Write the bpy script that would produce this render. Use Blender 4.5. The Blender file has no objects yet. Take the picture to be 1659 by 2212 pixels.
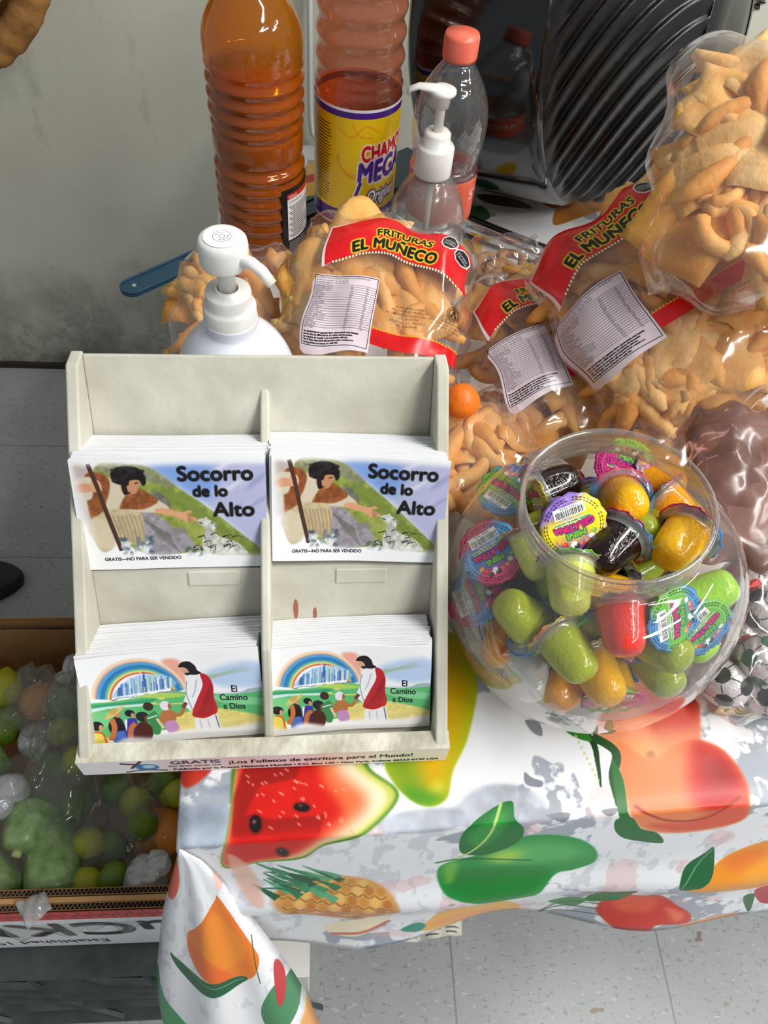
import bpy, math, random
import numpy as np
from mathutils import Matrix, Vector
random.seed(7); rng = np.random.default_rng(7)
SC = bpy.context.scene
COL = SC.collection
# ------------------------------------------------------------------ camera
F = 1661.0; CX, CY = 829.5, 1106.0; CAMH = 1.29
_D = np.array([712-CX, -1200-CY, F]); _V = np.array([680-CX, 2290-CY, F])
AY = _D/np.linalg.norm(_D); AZ = -_V; AZ = AZ-AY*(AZ@AY); AZ /= np.linalg.norm(AZ); AX = np.cross(AY, AZ)
MW = np.array([AX, AY, AZ]); CAM = np.array([0, 0, CAMH])
cd = bpy.data.cameras.new('camera'); co = bpy.data.objects.new('camera', cd); COL.objects.link(co)
cd.sensor_fit = 'HORIZONTAL'; cd.sensor_width = 36; cd.lens = 36*F/1659; cd.clip_start = .01
R = MW @ np.diag([1, -1, -1])
mm = np.eye(4); mm[:3, :3] = R; mm[:3, 3] = CAM
co.matrix_world = Matrix(mm.tolist()); SC.camera = co
def ray(px, py): return MW @ np.array([(px-CX)/F, (py-CY)/F, 1.])
def onz(px, py, z):
    r = ray(px, py); return CAM+r*((z-CAMH)/r[2])
def ony(px, py, y):
    r = ray(px, py); return CAM+r*(y/r[1])
def ond(px, py, d): return CAM+ray(px, py)*d
def proj(p):
    c = MW.T @ (np.asarray(p, float)-CAM); return np.array([CX+F*c[0]/c[2], CY+F*c[1]/c[2], c[2]])
def camdir(x, y, z):
    v = MW @ np.array([x, y, z], float); return v/np.linalg.norm(v)
# ------------------------------------------------------------------ world, light, exposure
w = bpy.data.worlds.new('world'); SC.world = w; w.use_nodes = True
w.node_tree.nodes['Background'].inputs[0].default_value = (.86, .93, 1, 1)
w.node_tree.nodes['Background'].inputs[1].default_value = .27
def area(name, loc, target, sx, sy, power, col=(1, .98, .94)):
    l = bpy.data.lights.new(name, 'AREA'); l.shape = 'RECTANGLE'; l.size = sx; l.size_y = sy; l.energy = power; l.color = col
    o = bpy.data.objects.new(name, l); COL.objects.link(o); o.location = loc
    o.rotation_euler = (Vector(target)-Vector(loc)).to_track_quat('-Z', 'Y').to_euler(); return o
area('ceiling_tube_light', (1.15, -.15, 2.65), (.9, -.1, 0), 1.2, .10, 25)
area('ceiling_tube_light', (1.2, .62, 2.75), (1.0, .6, 0), 1.2, .07, 18)
area('ceiling_tube_light', (2.8, -.3, 2.65), (2.0, 0, 0), 1.2, .10, 30)
area('ceiling_tube_light', (1.5, -1.3, 2.65), (.8, -.3, 0), 1.2, .10, 26)
SC.view_settings.view_transform = 'Standard'; SC.view_settings.look = 'None'
SC.view_settings.exposure = .13; SC.view_settings.gamma = 1; SC.view_settings.use_curve_mapping = False
try:
    cy = SC.cycles; cy.max_bounces = 12; cy.transparent_max_bounces = 20; cy.diffuse_bounces = 3; cy.glossy_bounces = 3; cy.transmission_bounces = 4
    cy.caustics_reflective = False; cy.caustics_refractive = False; cy.sample_clamp_indirect = 3
except Exception: pass
# ------------------------------------------------------------------ object helpers
def lin(h):
    if isinstance(h, str):
        c = [int(h[i:i+2], 16)/255 for i in (0, 2, 4)]
    else: c = h
    return tuple(x/12.92 if x <= .04045 else ((x+.055)/1.055)**2.4 for x in c[:3])
def rgb(h): return np.array([int(h[i:i+2], 16)/255 for i in (0, 2, 4)]) if isinstance(h, str) else np.array(h, float)
def tag(o, label=None, cat=None, group=None, kind=None):
    if label: o['label'] = label
    if cat: o['category'] = cat
    if group: o['group'] = group
    if kind: o['kind'] = kind
    return o
def mesh(name, verts, faces, mat, parent=None, smooth=True, uv=None, mi=None):
    me = bpy.data.meshes.new(name); me.from_pydata([tuple(map(float, v)) for v in verts], [], [tuple(map(int, f)) for f in faces])
    for m in (mat if isinstance(mat, (list, tuple)) else [mat]): me.materials.append(m)
    if smooth: me.polygons.foreach_set('use_smooth', [True]*len(me.polygons))
    if mi is not None: me.polygons.foreach_set('material_index', list(map(int, mi)))
    if uv is not None:
        ul = me.uv_layers.new(name='uv'); li = np.zeros(len(me.loops), int); me.loops.foreach_get('vertex_index', li)
        ul.data.foreach_set('uv', np.asarray(uv, float)[li].ravel())
    me.update()
    o = bpy.data.objects.new(name, me); COL.objects.link(o)
    if parent is not None: o.parent = parent
    return o
def thing(name, label, cat, loc=(0, 0, 0), group=None, M=None):
    o = bpy.data.objects.new(name, None); COL.objects.link(o); o.empty_display_size = .02
    if M is not None: o.matrix_world = Matrix(np.asarray(M).tolist())
    else: o.location = tuple(map(float, loc))
    return tag(o, label, cat, group)
def frame(c, x, y, z):
    m = np.eye(4); m[:3, 0] = x; m[:3, 1] = y; m[:3, 2] = z; m[:3, 3] = c; return m
def nz(v): v = np.asarray(v, float); return v/np.linalg.norm(v)
def axis_frame(c, zdir, up=(0, 0, 1), roll=0.):
    z = nz(zdir); x = np.cross(up, z)
    if np.linalg.norm(x) < 1e-3: x = np.array([1., 0, 0])
    x = nz(x); y = np.cross(z, x); cr, sr = math.cos(roll), math.sin(roll)
    return frame(c, x*cr+y*sr, -x*sr+y*cr, z)
def cat_geo(*gs):
    V = []; Fc = []; n = 0
    for v, f in gs:
        V += [tuple(p) for p in v]; Fc += [tuple(i+n for i in q) for q in f]; n += len(v)
    return V, Fc
def lathe(prof, n=48, squash=1., close=False):
    V = []; Fc = []; m = len(prof)
    for r, z in prof:
        for k in range(n):
            a = 2*math.pi*k/n; V.append((r*math.cos(a), r*math.sin(a)*squash, z))
    for i in range(m-1):
        for k in range(n):
            k2 = (k+1) % n; Fc.append((i*n+k, i*n+k2, (i+1)*n+k2, (i+1)*n+k))
    return V, Fc
def smoothprof(p, n=6):
    p = np.array(p, float); out = []
    for i in range(len(p)-1):
        p0 = p[max(i-1, 0)]; p1 = p[i]; p2 = p[i+1]; p3 = p[min(i+2, len(p)-1)]
        for k in range(n):
            t = k/n; out.append(.5*((2*p1)+(-p0+p2)*t+(2*p0-5*p1+4*p2-p3)*t*t+(-p0+3*p1-3*p2+p3)*t**3))
    out.append(p[-1]); return np.array(out)
def crclosed(p, n=6):
    p = np.array(p, float); m = len(p); out = []
    for i in range(m):
        p0, p1, p2, p3 = p[i-1], p[i], p[(i+1) % m], p[(i+2) % m]
        for k in range(n):
            t = k/n; out.append(.5*((2*p1)+(-p0+p2)*t+(2*p0-5*p1+4*p2-p3)*t*t+(-p0+3*p1-3*p2+p3)*t**3))
    return np.array(out)
def tube(pts, r, n=12, cap=True, flat=1.):
    P = np.array(pts, float); m = len(P); rr = np.ones(m)*r if np.isscalar(r) else np.array(r)
    V = []; Fc = []; T = np.gradient(P, axis=0); up = np.array([0, 0, 1.])
    if abs(nz(T[0])@up) > .9: up = np.array([1., 0, 0])
    x = None
    for i in range(m):
        t = nz(T[i]); x = nz(np.cross(up, t)) if x is None else nz(x-t*(x@t)); y = np.cross(t, x)
        for k in range(n):
            a = 2*math.pi*k/n; V.append(P[i]+rr[i]*(x*math.cos(a)+y*math.sin(a)*flat))
    for i in range(m-1):
        for k in range(n):
            k2 = (k+1) % n; Fc.append((i*n+k, i*n+k2, (i+1)*n+k2, (i+1)*n+k))
    if cap: Fc.append(tuple(range(n-1, -1, -1))); Fc.append(tuple((m-1)*n+k for k in range(n)))
    return V, Fc
def boxg(x0, x1, y0, y1, z0, z1):
    V = [(x, y, z) for z in (z0, z1) for y in (y0, y1) for x in (x0, x1)]
    return V, [(0, 2, 3, 1), (4, 5, 7, 6), (0, 1, 5, 4), (2, 6, 7, 3), (0, 4, 6, 2), (1, 3, 7, 5)]
def bevel(o, wdt, seg=2):
    m = o.modifiers.new('b', 'BEVEL'); m.width = wdt; m.segments = seg; m.limit_method = 'ANGLE'; return o
def xf(g, M):
    M = np.asarray(M); return [tuple(M[:3, :3] @ np.array(v)+M[:3, 3]) for v in g[0]], g[1]
def grid(nu, nv, fn):
    V = [fn(i/(nu-1), j/(nv-1)) for j in range(nv) for i in range(nu)]
    Fc = [(j*nu+i, j*nu+i+1, (j+1)*nu+i+1, (j+1)*nu+i) for j in range(nv-1) for i in range(nu-1)]
    UV = [(i/(nu-1), j/(nv-1)) for j in range(nv) for i in range(nu)]
    return V, Fc, UV
def copy_thing(o, M=None):
    c = o.copy(); COL.objects.link(c)
    for ch in list(o.children):
        d = ch.copy(); COL.objects.link(d); d.parent = c
        for g in list(ch.children):
            e = g.copy(); COL.objects.link(e); e.parent = d
    if M is not None: c.matrix_world = Matrix(np.asarray(M).tolist())
    return c
# ------------------------------------------------------------------ materials
def mat(name, col, rough=.5, metal=0, spec=.5, coat=0, bump=0, bscale=60, bdet=3, var=0, vscale=8, col2=None, sss=0, trans=0, alpha=1, det=4):
    m = bpy.data.materials.new(name); m.use_nodes = True; nt = m.node_tree; b = nt.nodes['Principled BSDF']
    b.inputs['Base Color'].default_value = (*lin(col), 1); b.inputs['Roughness'].default_value = rough; b.inputs['Metallic'].default_value = metal
    b.inputs['Specular IOR Level'].default_value = spec; b.inputs['Coat Weight'].default_value = coat; b.inputs['Coat Roughness'].default_value = .08
    b.inputs['Transmission Weight'].default_value = trans; b.inputs['Alpha'].default_value = alpha
    if sss:
        b.inputs['Subsurface Weight'].default_value = sss; b.inputs['Subsurface Scale'].default_value = .01
        b.inputs['Subsurface Radius'].default_value = (1, .6, .4)
    tc = nt.nodes.new('ShaderNodeTexCoord')
    if bump:
        n = nt.nodes.new('ShaderNodeTexNoise'); n.inputs['Scale'].default_value = bscale; n.inputs['Detail'].default_value = bdet
        nt.links.new(tc.outputs['Object'], n.inputs['Vector']); bm = nt.nodes.new('ShaderNodeBump'); bm.inputs['Strength'].default_value = bump
        bm.inputs['Distance'].default_value = .002
        nt.links.new(n.outputs[0], bm.inputs['Height']); nt.links.new(bm.outputs[0], b.inputs['Normal'])
    if col2 is not None:
        n = nt.nodes.new('ShaderNodeTexNoise'); n.inputs['Scale'].default_value = vscale; n.inputs['Detail'].default_value = det
        nt.links.new(tc.outputs['Object'], n.inputs['Vector']); cr = nt.nodes.new('ShaderNodeValToRGB')
        cr.color_ramp.elements[0].position = .5-.25*(1-var); cr.color_ramp.elements[1].position = .5+.25*(1-var)
        cr.color_ramp.elements[0].color = (*lin(col), 1); cr.color_ramp.elements[1].color = (*lin(col2), 1)
        nt.links.new(n.outputs[0], cr.inputs[0]); nt.links.new(cr.outputs[0], b.inputs['Base Color'])
    return m
def imgmat(name, img, rough=.4, bump=0, bscale=40, coat=0, metal=0, backcol=None):
    m = mat(name, 'ffffff', rough, metal, coat=coat, bump=bump, bscale=bscale); nt = m.node_tree; t = nt.nodes.new('ShaderNodeTexImage'); t.image = img; t.extension = 'EXTEND'
    nt.links.new(t.outputs[0], nt.nodes['Principled BSDF'].inputs['Base Color']); return m
def film(name, tint='ffffff', base=.05, gain=.75, rough=.06, bump=.5, bscale=14, img=None, haze=.04, coat=None, det=3, hazecol='ffffff', dist=.01):
    m = bpy.data.materials.new(name); m.use_nodes = True; nt = m.node_tree; N = nt.nodes; L = nt.links
    for n in list(N): N.remove(n)
    out = N.new('ShaderNodeOutputMaterial'); tr = N.new('ShaderNodeBsdfTransparent'); tr.inputs[0].default_value = (*lin(tint), 1)
    gl = N.new('ShaderNodeBsdfGlossy'); gl.inputs['Roughness'].default_value = rough; gl.inputs[0].default_value = (1, 1, 1, 1)
    df = N.new('ShaderNodeBsdfDiffuse'); df.inputs[0].default_value = (*lin(hazecol), 1)
    lw = N.new('ShaderNodeLayerWeight'); lw.inputs[0].default_value = .5
    pw = N.new('ShaderNodeMath'); pw.operation = 'POWER'; pw.inputs[1].default_value = 3.
    ma = N.new('ShaderNodeMath'); ma.operation = 'MULTIPLY_ADD'; ma.inputs[1].default_value = gain; ma.inputs[2].default_value = base
    L.new(lw.outputs['Facing'], pw.inputs[0]); L.new(pw.outputs[0], ma.inputs[0])
    if bump:
        tc = N.new('ShaderNodeTexCoord'); n = N.new('ShaderNodeTexNoise'); n.inputs['Scale'].default_value = bscale; n.inputs['Detail'].default_value = det
        n.inputs['Distortion'].default_value = 1.2
        L.new(tc.outputs['Object'], n.inputs['Vector']); bm = N.new('ShaderNodeBump'); bm.inputs['Strength'].default_value = bump; bm.inputs['Distance'].default_value = dist
        L.new(n.outputs[0], bm.inputs['Height']); L.new(bm.outputs[0], gl.inputs['Normal']); L.new(bm.outputs[0], lw.inputs['Normal'])
    m1 = N.new('ShaderNodeMixShader'); m1.inputs[0].default_value = haze; L.new(tr.outputs[0], m1.inputs[1]); L.new(df.outputs[0], m1.inputs[2])
    m2 = N.new('ShaderNodeMixShader'); L.new(ma.outputs[0], m2.inputs[0]); L.new(m1.outputs[0], m2.inputs[1]); L.new(gl.outputs[0], m2.inputs[2])
    last = m2
    if img is not None:
        t = N.new('ShaderNodeTexImage'); t.image = img; t.extension = 'CLIP'
        pb = N.new('ShaderNodeBsdfPrincipled'); pb.inputs['Roughness'].default_value = .25; L.new(t.outputs[0], pb.inputs['Base Color'])
        if bump: L.new(bm.outputs[0], pb.inputs['Normal'])
        m3 = N.new('ShaderNodeMixShader'); L.new(t.outputs[1], m3.inputs[0]); L.new(m2.outputs[0], m3.inputs[1]); L.new(pb.outputs[0], m3.inputs[2]); last = m3
    L.new(last.outputs[0], out.inputs[0]); return m
# ------------------------------------------------------------------ painter (prints on paper, cloth and film)
def bblur(a, r):
    r = int(r)
    if r < 1: return a
    for _ in range(2):
        for ax in (0, 1):
            p = np.pad(a, [(r+1, r) if k == ax else (0, 0) for k in (0, 1)], mode='edge'); c = np.cumsum(p, axis=ax, dtype=np.float32)
            n = a.shape[ax]; a = (np.take(c, range(2*r+1, 2*r+1+n), axis=ax)-np.take(c, range(0, n), axis=ax))/(2*r+1)
    return a
_G = {}
def glyph(ch):
    if ch in _G: return _G[ch]
    def me_of(s):
        c = bpy.data.curves.new('t', 'FONT'); c.body = s; o = bpy.data.objects.new('t', c); me = bpy.data.meshes.new_from_object(o)
        v = np.array([q.co[:2] for q in me.vertices]).reshape(-1, 2); f = [tuple(p.vertices) for p in me.polygons]
        bpy.data.objects.remove(o); bpy.data.curves.remove(c); bpy.data.meshes.remove(me); return v, f
    v, f = me_of(ch) if ch != ' ' else (np.zeros((0, 2)), [])
    a, _ = me_of('n'+ch+'n'); b, _ = me_of('nn')
    _G[ch] = (v, f, np.ptp(a[:, 0])-np.ptp(b[:, 0])); return _G[ch]
def smnoise(h, w_, cell, seed=0):
    r = np.random.default_rng(seed); gh, gw = int(h/cell)+3, int(w_/cell)+3; g = r.random((gh, gw)).astype(np.float32)
    y = np.arange(h)/cell; x = np.arange(w_)/cell; yi = y.astype(int); xi = x.astype(int); fy = (y-yi)[:, None]; fx = (x-xi)[None]
    fy = fy*fy*(3-2*fy); fx = fx*fx*(3-2*fx)
    return (g[yi][:, xi]*(1-fy)*(1-fx)+g[yi+1][:, xi]*fy*(1-fx)+g[yi][:, xi+1]*(1-fy)*fx+g[yi+1][:, xi+1]*fy*fx)
def fbm(h, w_, cell, seed=0, octs=4):
    a = 0; s = 0
    for k in range(octs): a = a+smnoise(h, w_, max(cell/2**k, 1.01), seed+k)*.5**k; s += .5**k
    return a/s
class Cv:
    def __init__(s, w_, h, bg='ffffff', a=1., fn=None):
        s.w, s.h = int(w_), int(h); s.a = np.ones((s.h, s.w, 4), np.float32); s.a[..., :3] = rgb(bg); s.a[..., 3] = a
        s.fn = fn if fn else (lambda p: np.asarray(p, float)); s.auto = False; s.bm = None
    def region(s, P, m):
        x0 = max(int(P[:, 0].min()-m), 0); x1 = min(int(P[:, 0].max()+m)+2, s.w); y0 = max(int(P[:, 1].min()-m), 0); y1 = min(int(P[:, 1].max()+m)+2, s.h)
        return x0, x1, y0, y1
    def rast(s, polys, x0, x1, y0, y1, ss=2):
        W_, H_ = (x1-x0)*ss, (y1-y0)*ss; cnt = np.zeros((H_, W_+1), np.int16)
        for P in polys:
            Q = (P-[x0, y0])*ss; m = len(Q)
            for i in range(m):
                (xa, ya), (xb, yb) = Q[i], Q[(i+1) % m]
                if ya == yb: continue
                if ya > yb: xa, ya, xb, yb = xb, yb, xa, ya
                r0 = max(int(math.ceil(ya-.5)), 0); r1 = min(int(math.ceil(yb-.5)), H_)
                if r1 <= r0: continue
                rows = np.arange(r0, r1); xs = xa+(rows+.5-ya)*(xb-xa)/(yb-ya); c = np.clip(np.ceil(xs-.5), 0, W_).astype(int)
                cnt[rows, c] += 1
        mk = (np.cumsum(cnt, axis=1)[:, :W_] & 1).astype(np.float32)
        return mk.reshape(y1-y0, ss, x1-x0, ss).mean((1, 3))
    def blend(s, mk, box, col, alpha, col2=None, d=None, P=None, tex=0, keepa=False):
        x0, x1, y0, y1 = box; c = rgb(col)
        if col2 is not None:
            d = nz(d); xx = np.arange(x0, x1)[None]; yy = np.arange(y0, y1)[:, None]; q = xx*d[0]+yy*d[1]; pq = P@d
            t = np.clip((q-pq.min())/(np.ptp(pq)+1e-6), 0, 1)[..., None]; c = c*(1-t)+rgb(col2)*t
        if tex: c = c*(1+tex*(fbm(y1-y0, x1-x0, 26, 5)[..., None]-.5))
        mk = (mk*alpha)[..., None]; A = s.a[y0:y1, x0:x1]
        A[..., :3] = A[..., :3]*(1-mk)+np.clip(c, 0, 1)*mk
        if not keepa: A[..., 3:] = np.maximum(A[..., 3:], mk)
    def poly(s, pts, col, soft=0, alpha=1., smooth=True, col2=None, d=(0, 1), tex=0, keepa=False):
        P = crclosed(pts, 6) if smooth else np.asarray(pts, float)
        if not smooth:   # densify so that curved maps stay true
            P = np.array([P[i]+(P[(i+1) % len(P)]-P[i])*k/6 for i in range(len(P)) for k in range(6)])
        P = np.array([s.fn(p) for p in P]); b = s.region(P, soft*3+2)
        if b[1] <= b[0] or b[3] <= b[2]: return
        mk = bblur(s.rast([P], *b), soft)
        if s.auto:
            if soft < 3: s.bm = (b, mk)
            elif s.bm is not None:   # soft shading stays inside the last crisp shape
                x0, x1, y0, y1 = b; (a0, a1, c0, c1), bmk = s.bm; F_ = np.zeros_like(mk); xa, xb, ya, yb = max(x0, a0), min(x1, a1), max(y0, c0), min(y1, c1)
                if xb <= xa or yb <= ya: return
                F_[ya-y0:yb-y0, xa-x0:xb-x0] = bmk[ya-c0:yb-c0, xa-a0:xb-a0]; mk = mk*F_
        s.blend(mk, b, col, alpha, col2, d, P, tex, keepa)
    def line(s, pts, wd, col, soft=0, alpha=1., taper=False):
        P = np.array([s.fn(p) for p in smoothprof(pts, 6)]) if len(pts) > 2 else np.array([s.fn(p) for p in pts])
        T = np.gradient(P, axis=0); T /= np.linalg.norm(T, axis=1)[:, None]+1e-9; N = np.stack([-T[:, 1], T[:, 0]], 1)
        ww = np.full(len(P), wd/2.)
        if taper: ww = ww*np.linspace(1, .15, len(P))
        Q = np.concatenate([P+N*ww[:, None], (P-N*ww[:, None])[::-1]]); b = s.region(Q, soft*3+2)
        if b[1] <= b[0] or b[3] <= b[2]: return
        s.blend(bblur(s.rast([Q], *b), soft), b, col, alpha)
    def ell(s, c, rx, ry, col, soft=0, alpha=1., rot=0, **k):
        a = np.linspace(0, 2*math.pi, 25)[:-1]; cr, sr = math.cos(rot), math.sin(rot)
        s.poly([(c[0]+rx*math.cos(t)*cr-ry*math.sin(t)*sr, c[1]+rx*math.cos(t)*sr+ry*math.sin(t)*cr) for t in a], col, soft, alpha, True, **k)
    def text(s, st, x, y, size, col, rot=0, bold=0, outline=None, ow=0, sx=1., shear=0, arc=0, center=False, alpha=1.):
        """size = cap height in user units; arc = curvature (1/radius in user units)"""
        k = size/.73; adv = [glyph(c)[2]*k*sx for c in st]; tot = sum(adv); off = -tot/2 if center else 0; masks = []; Ps = []
        for c, ad in zip(st, adv):
            v, f, _ = glyph(c)
            if len(v):
                q = np.stack([v[:, 0]*k*sx+v[:, 1]*k*shear, -v[:, 1]*k], 1)
                if arc:
                    u = q[:, 0]+off; th = u*arc; rr = 1/arc
                    q = np.stack([(rr-q[:, 1])*np.sin(th), rr-(rr-q[:, 1])*np.cos(th)], 1)
                else: q[:, 0] += off
                cr, sr = math.cos(rot), math.sin(rot); q = np.stack([x+q[:, 0]*cr-q[:, 1]*sr, y+q[:, 0]*sr+q[:, 1]*cr], 1)
                Ps.append((np.array([s.fn(p) for p in q]), f))
            off += ad
        if not Ps: return
        allP = np.concatenate([p for p, _ in Ps]); b = s.region(allP, ow*2+bold*2+4)
        if b[1] <= b[0] or b[3] <= b[2]: return
        mk = 0
        for P, f in Ps: mk = np.maximum(mk, s.rast([P[list(t)] for t in f], *b))
        if bold: mk = np.clip(bblur(mk, bold)*3.2, 0, 1)
        if outline is not None: s.blend(np.clip(bblur(mk, ow)*5, 0, 1), b, outline, 1.)
        s.blend(mk, b, col, alpha)
    def image(s, name):
        im = bpy.data.images.new(name, s.w, s.h, alpha=True); im.pixels.foreach_set(np.ascontiguousarray(np.clip(s.a[::-1], 0, 1)).ravel().astype(np.float32)); im.update(); im.pack(); return im
# ------------------------------------------------------------------ prints: booklet covers
def cover_help():
    W_, H_ = 1120, 680
    c = Cv(W_, H_, 'fbfbfd', fn=lambda p: ((p[0]-20)/1495*W_, (p[1]-82)/900*H_))
    P, Ln, T, E_ = c.poly, c.line, c.text, c.ell
    P([(560, 130), (1510, 110), (1560, 500), (1560, 900), (1300, 700), (1000, 420), (700, 210)], 'b4b8da', 22, .95)
    P([(620, 130), (1080, 130), (1130, 330), (1000, 400), (760, 240)], '6f9fe8', 30, .8)
    for k in range(26):
        x = 900+rng.random()*600; y = 160+rng.random()*640
        if y > (x-600)*.85+40: continue
        P([(x, y), (x+120, y-70), (x+140, y-60), (x+20, y+20)], ['ffffff', '8f8ebd', 'c9c9e6'][k % 3], 9, .55)
    P([(220, 130), (480, 110), (640, 150), (800, 280), (1000, 430), (1200, 600), (1510, 880), (1440, 900), (1000, 850), (500, 840), (200, 500)], '8f9d45', 4, 1, tex=.5)
    P([(220, 130), (440, 110), (620, 150), (800, 270), (760, 300), (520, 230), (300, 190)], '8f8f7c', 12, .8, tex=.6)
    P([(640, 300), (860, 360), (1100, 560), (1400, 820), (1200, 760), (900, 520), (700, 420)], '6f8336', 14, .6)
    P([(780, 500), (960, 600), (1150, 800), (1000, 820), (860, 640)], 'a3ac58', 14, .6)
    P([(510, 490), (640, 520), (760, 640), (860, 820), (560, 870), (500, 700)], '9b949c', 5, 1, tex=.4)
    for k in range(9): Ln([(545+k*22, 560+k*15), (600+k*22, 640+k*22), (650+k*20, 740+k*14)], 10, '57594a', 2, .6, True)
    P([(620, 330), (700, 350), (760, 430), (740, 470), (640, 400)], '6c6b66', 6, .9, tex=.6)
    P([(745, 650), (800, 635), (868, 655), (860, 695), (790, 700)], '8a8480', 3, 1); P([(800, 700), (860, 695), (930, 800), (880, 800)], 'a29aa6', 3, 1)
    # robe and figure
    P([(40, 130), (150, 130), (230, 200), (180, 520), (60, 560)], 'b7a49c', 14, .8)
    P([(150, 200), (230, 175), (330, 230), (470, 300), (600, 360), (720, 440), (740, 480), (640, 505), (520, 500), (440, 520), (300, 520), (160, 540), (90, 430), (110, 300)], 'd8cbb2', 3)
    P([(130, 205), (240, 175), (310, 230), (300, 330), (250, 450), (230, 560), (140, 580), (120, 420)], '8d4f28', 4, tex=.5)
    P([(430, 350), (520, 305), (600, 345), (665, 410), (560, 470), (440, 475), (360, 470)], '95552b', 4, tex=.6)
    for k in range(7): Ln([(380+k*36, 462-k*8), (450+k*28, 410), (510+k*20, 330+k*8)], 9, '6a3518', 3, .5)
    P([(60, 230), (150, 210), (190, 240), (160, 380), (80, 390), (40, 320)], 'd9cdb4', 4)
    P([(45, 285), (120, 260), (180, 270), (240, 260), (235, 320), (180, 325), (120, 335), (55, 330)], 'd99d78', 3); P([(170, 250), (235, 240), (245, 320), (180, 325)], 'e0a883', 2)
    P([(250, 480), (400, 470), (500, 490), (535, 560), (530, 700), (510, 790), (420, 760), (320, 700), (260, 800), (180, 830), (120, 700), (100, 600)], 'c9b690', 4, tex=.25)
    for k in range(8): Ln([(270+k*33, 520), (300+k*32, 640), (330+k*27, 770-k*4)], 13, '8f7a55', 4, .55)
    P([(120, 560), (200, 540), (290, 620), (300, 760), (220, 810), (140, 740)], 'dccfb0', 8, .9)
    Ln([(165, 110), (215, 300), (265, 530), (335, 820)], 26, '4c3024', 1)
    P([(650, 470), (720, 470), (840, 505), (900, 490), (925, 510), (880, 520), (950, 560), (945, 585), (900, 560), (880, 590), (840, 570), (780, 540), (640, 505)], 'dfa27c', 2)
    for k in range(4): Ln([(880, 530+k*13), (940-k*12, 548+k*14)], 6, 'a5694a', 1, .8)
    # head
    P([(395, 270), (470, 240), (540, 235), (545, 270), (528, 300), (500, 345), (440, 345), (400, 330)], 'c98d69', 3)
    P([(330, 190), (370, 140), (450, 125), (530, 140), (580, 190), (588, 260), (560, 285), (540, 240), (470, 240), (450, 280), (400, 275), (340, 250)], '17110f', 2)
    for k in range(26): E_((340+rng.random()*235, 145+rng.random()*110), 20, 14, ['0d0a0a', '2d2422'][k % 2], 3, .8)
    P([(400, 275), (430, 265), (445, 330), (470, 330), (440, 350), (410, 350)], '1d1512', 2); Ln([(500, 265), (530, 258)], 7, '3a2018', 1)
    # rocks, lamb
    for k in range(34): E_((330+rng.random()*260, 720+rng.random()*140), 28, 16, ['e9edf2', '6d7c86', 'b9c3ca', '44515a'][k % 4], 3, .8, rng.random()*3)
    for k in range(22): E_((850+rng.random()*180, 800+rng.random()*90), 24, 13, ['eef2f5', '55636a', 'c3cdd2'][k % 3], 3, .8, rng.random()*3)
    P([(965, 570), (1010, 560), (1060, 575), (1090, 600), (1115, 612), (1100, 640), (1095, 680), (1140, 720), (1250, 760), (1320, 820), (1340, 870), (1150, 880), (1010, 850), (985, 770), (1010, 680), (1015, 640), (965, 600)], 'd6d5cd', 3, tex=.5)
    P([(1020, 548), (1045, 560), (1020, 572)], 'cfcdc4', 1); Ln([(968, 590), (1000, 605)], 7, '3c3836', 1); E_((1072, 600), 8, 6, '2a2624', 1); E_((1105, 622), 13, 15, '8a857c', 2)
    P([(1020, 650), (1090, 660), (1080, 760), (1010, 800)], 'a5a49c', 10, .6)
    for k in range(16):
        x = 900+rng.random()*330; y = 700+rng.random()*130; Ln([(x, y), (x+30+rng.random()*40, y-30+rng.random()*30), (x+20+rng.random()*90, y+rng.random()*80)], 7, '2c211c', 0, .95, True)
    # white fade at the bottom and edges
    P([(-30, 830), (300, 840), (760, 870), (1200, 880), (1540, 880), (1560, 1010), (-40, 1010)], 'fbfbfd', 14, 1.)
    P([(-30, 60), (30, 80), (110, 500), (130, 900), (-40, 1000)], 'fbfbfd', 20, .75); P([(0, 60), (1540, 60), (1540, 118), (0, 118)], 'fbfbfd', 14, .9, smooth=False)
    T('Socorro', 828, 250, 118, '120f10', bold=5, sx=1.10); T('de lo', 938, 378, 92, '120f10', bold=5, sx=1.08); T('Alto', 1090, 543, 118, '120f10', bold=5, sx=1.16)
    T('GRATIS\u2014NO PARA SER VENDIDO', 190, 905, 28, '3c3d44', sx=1.05, bold=1)
    return c.image('cover_print_shepherd')
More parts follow.
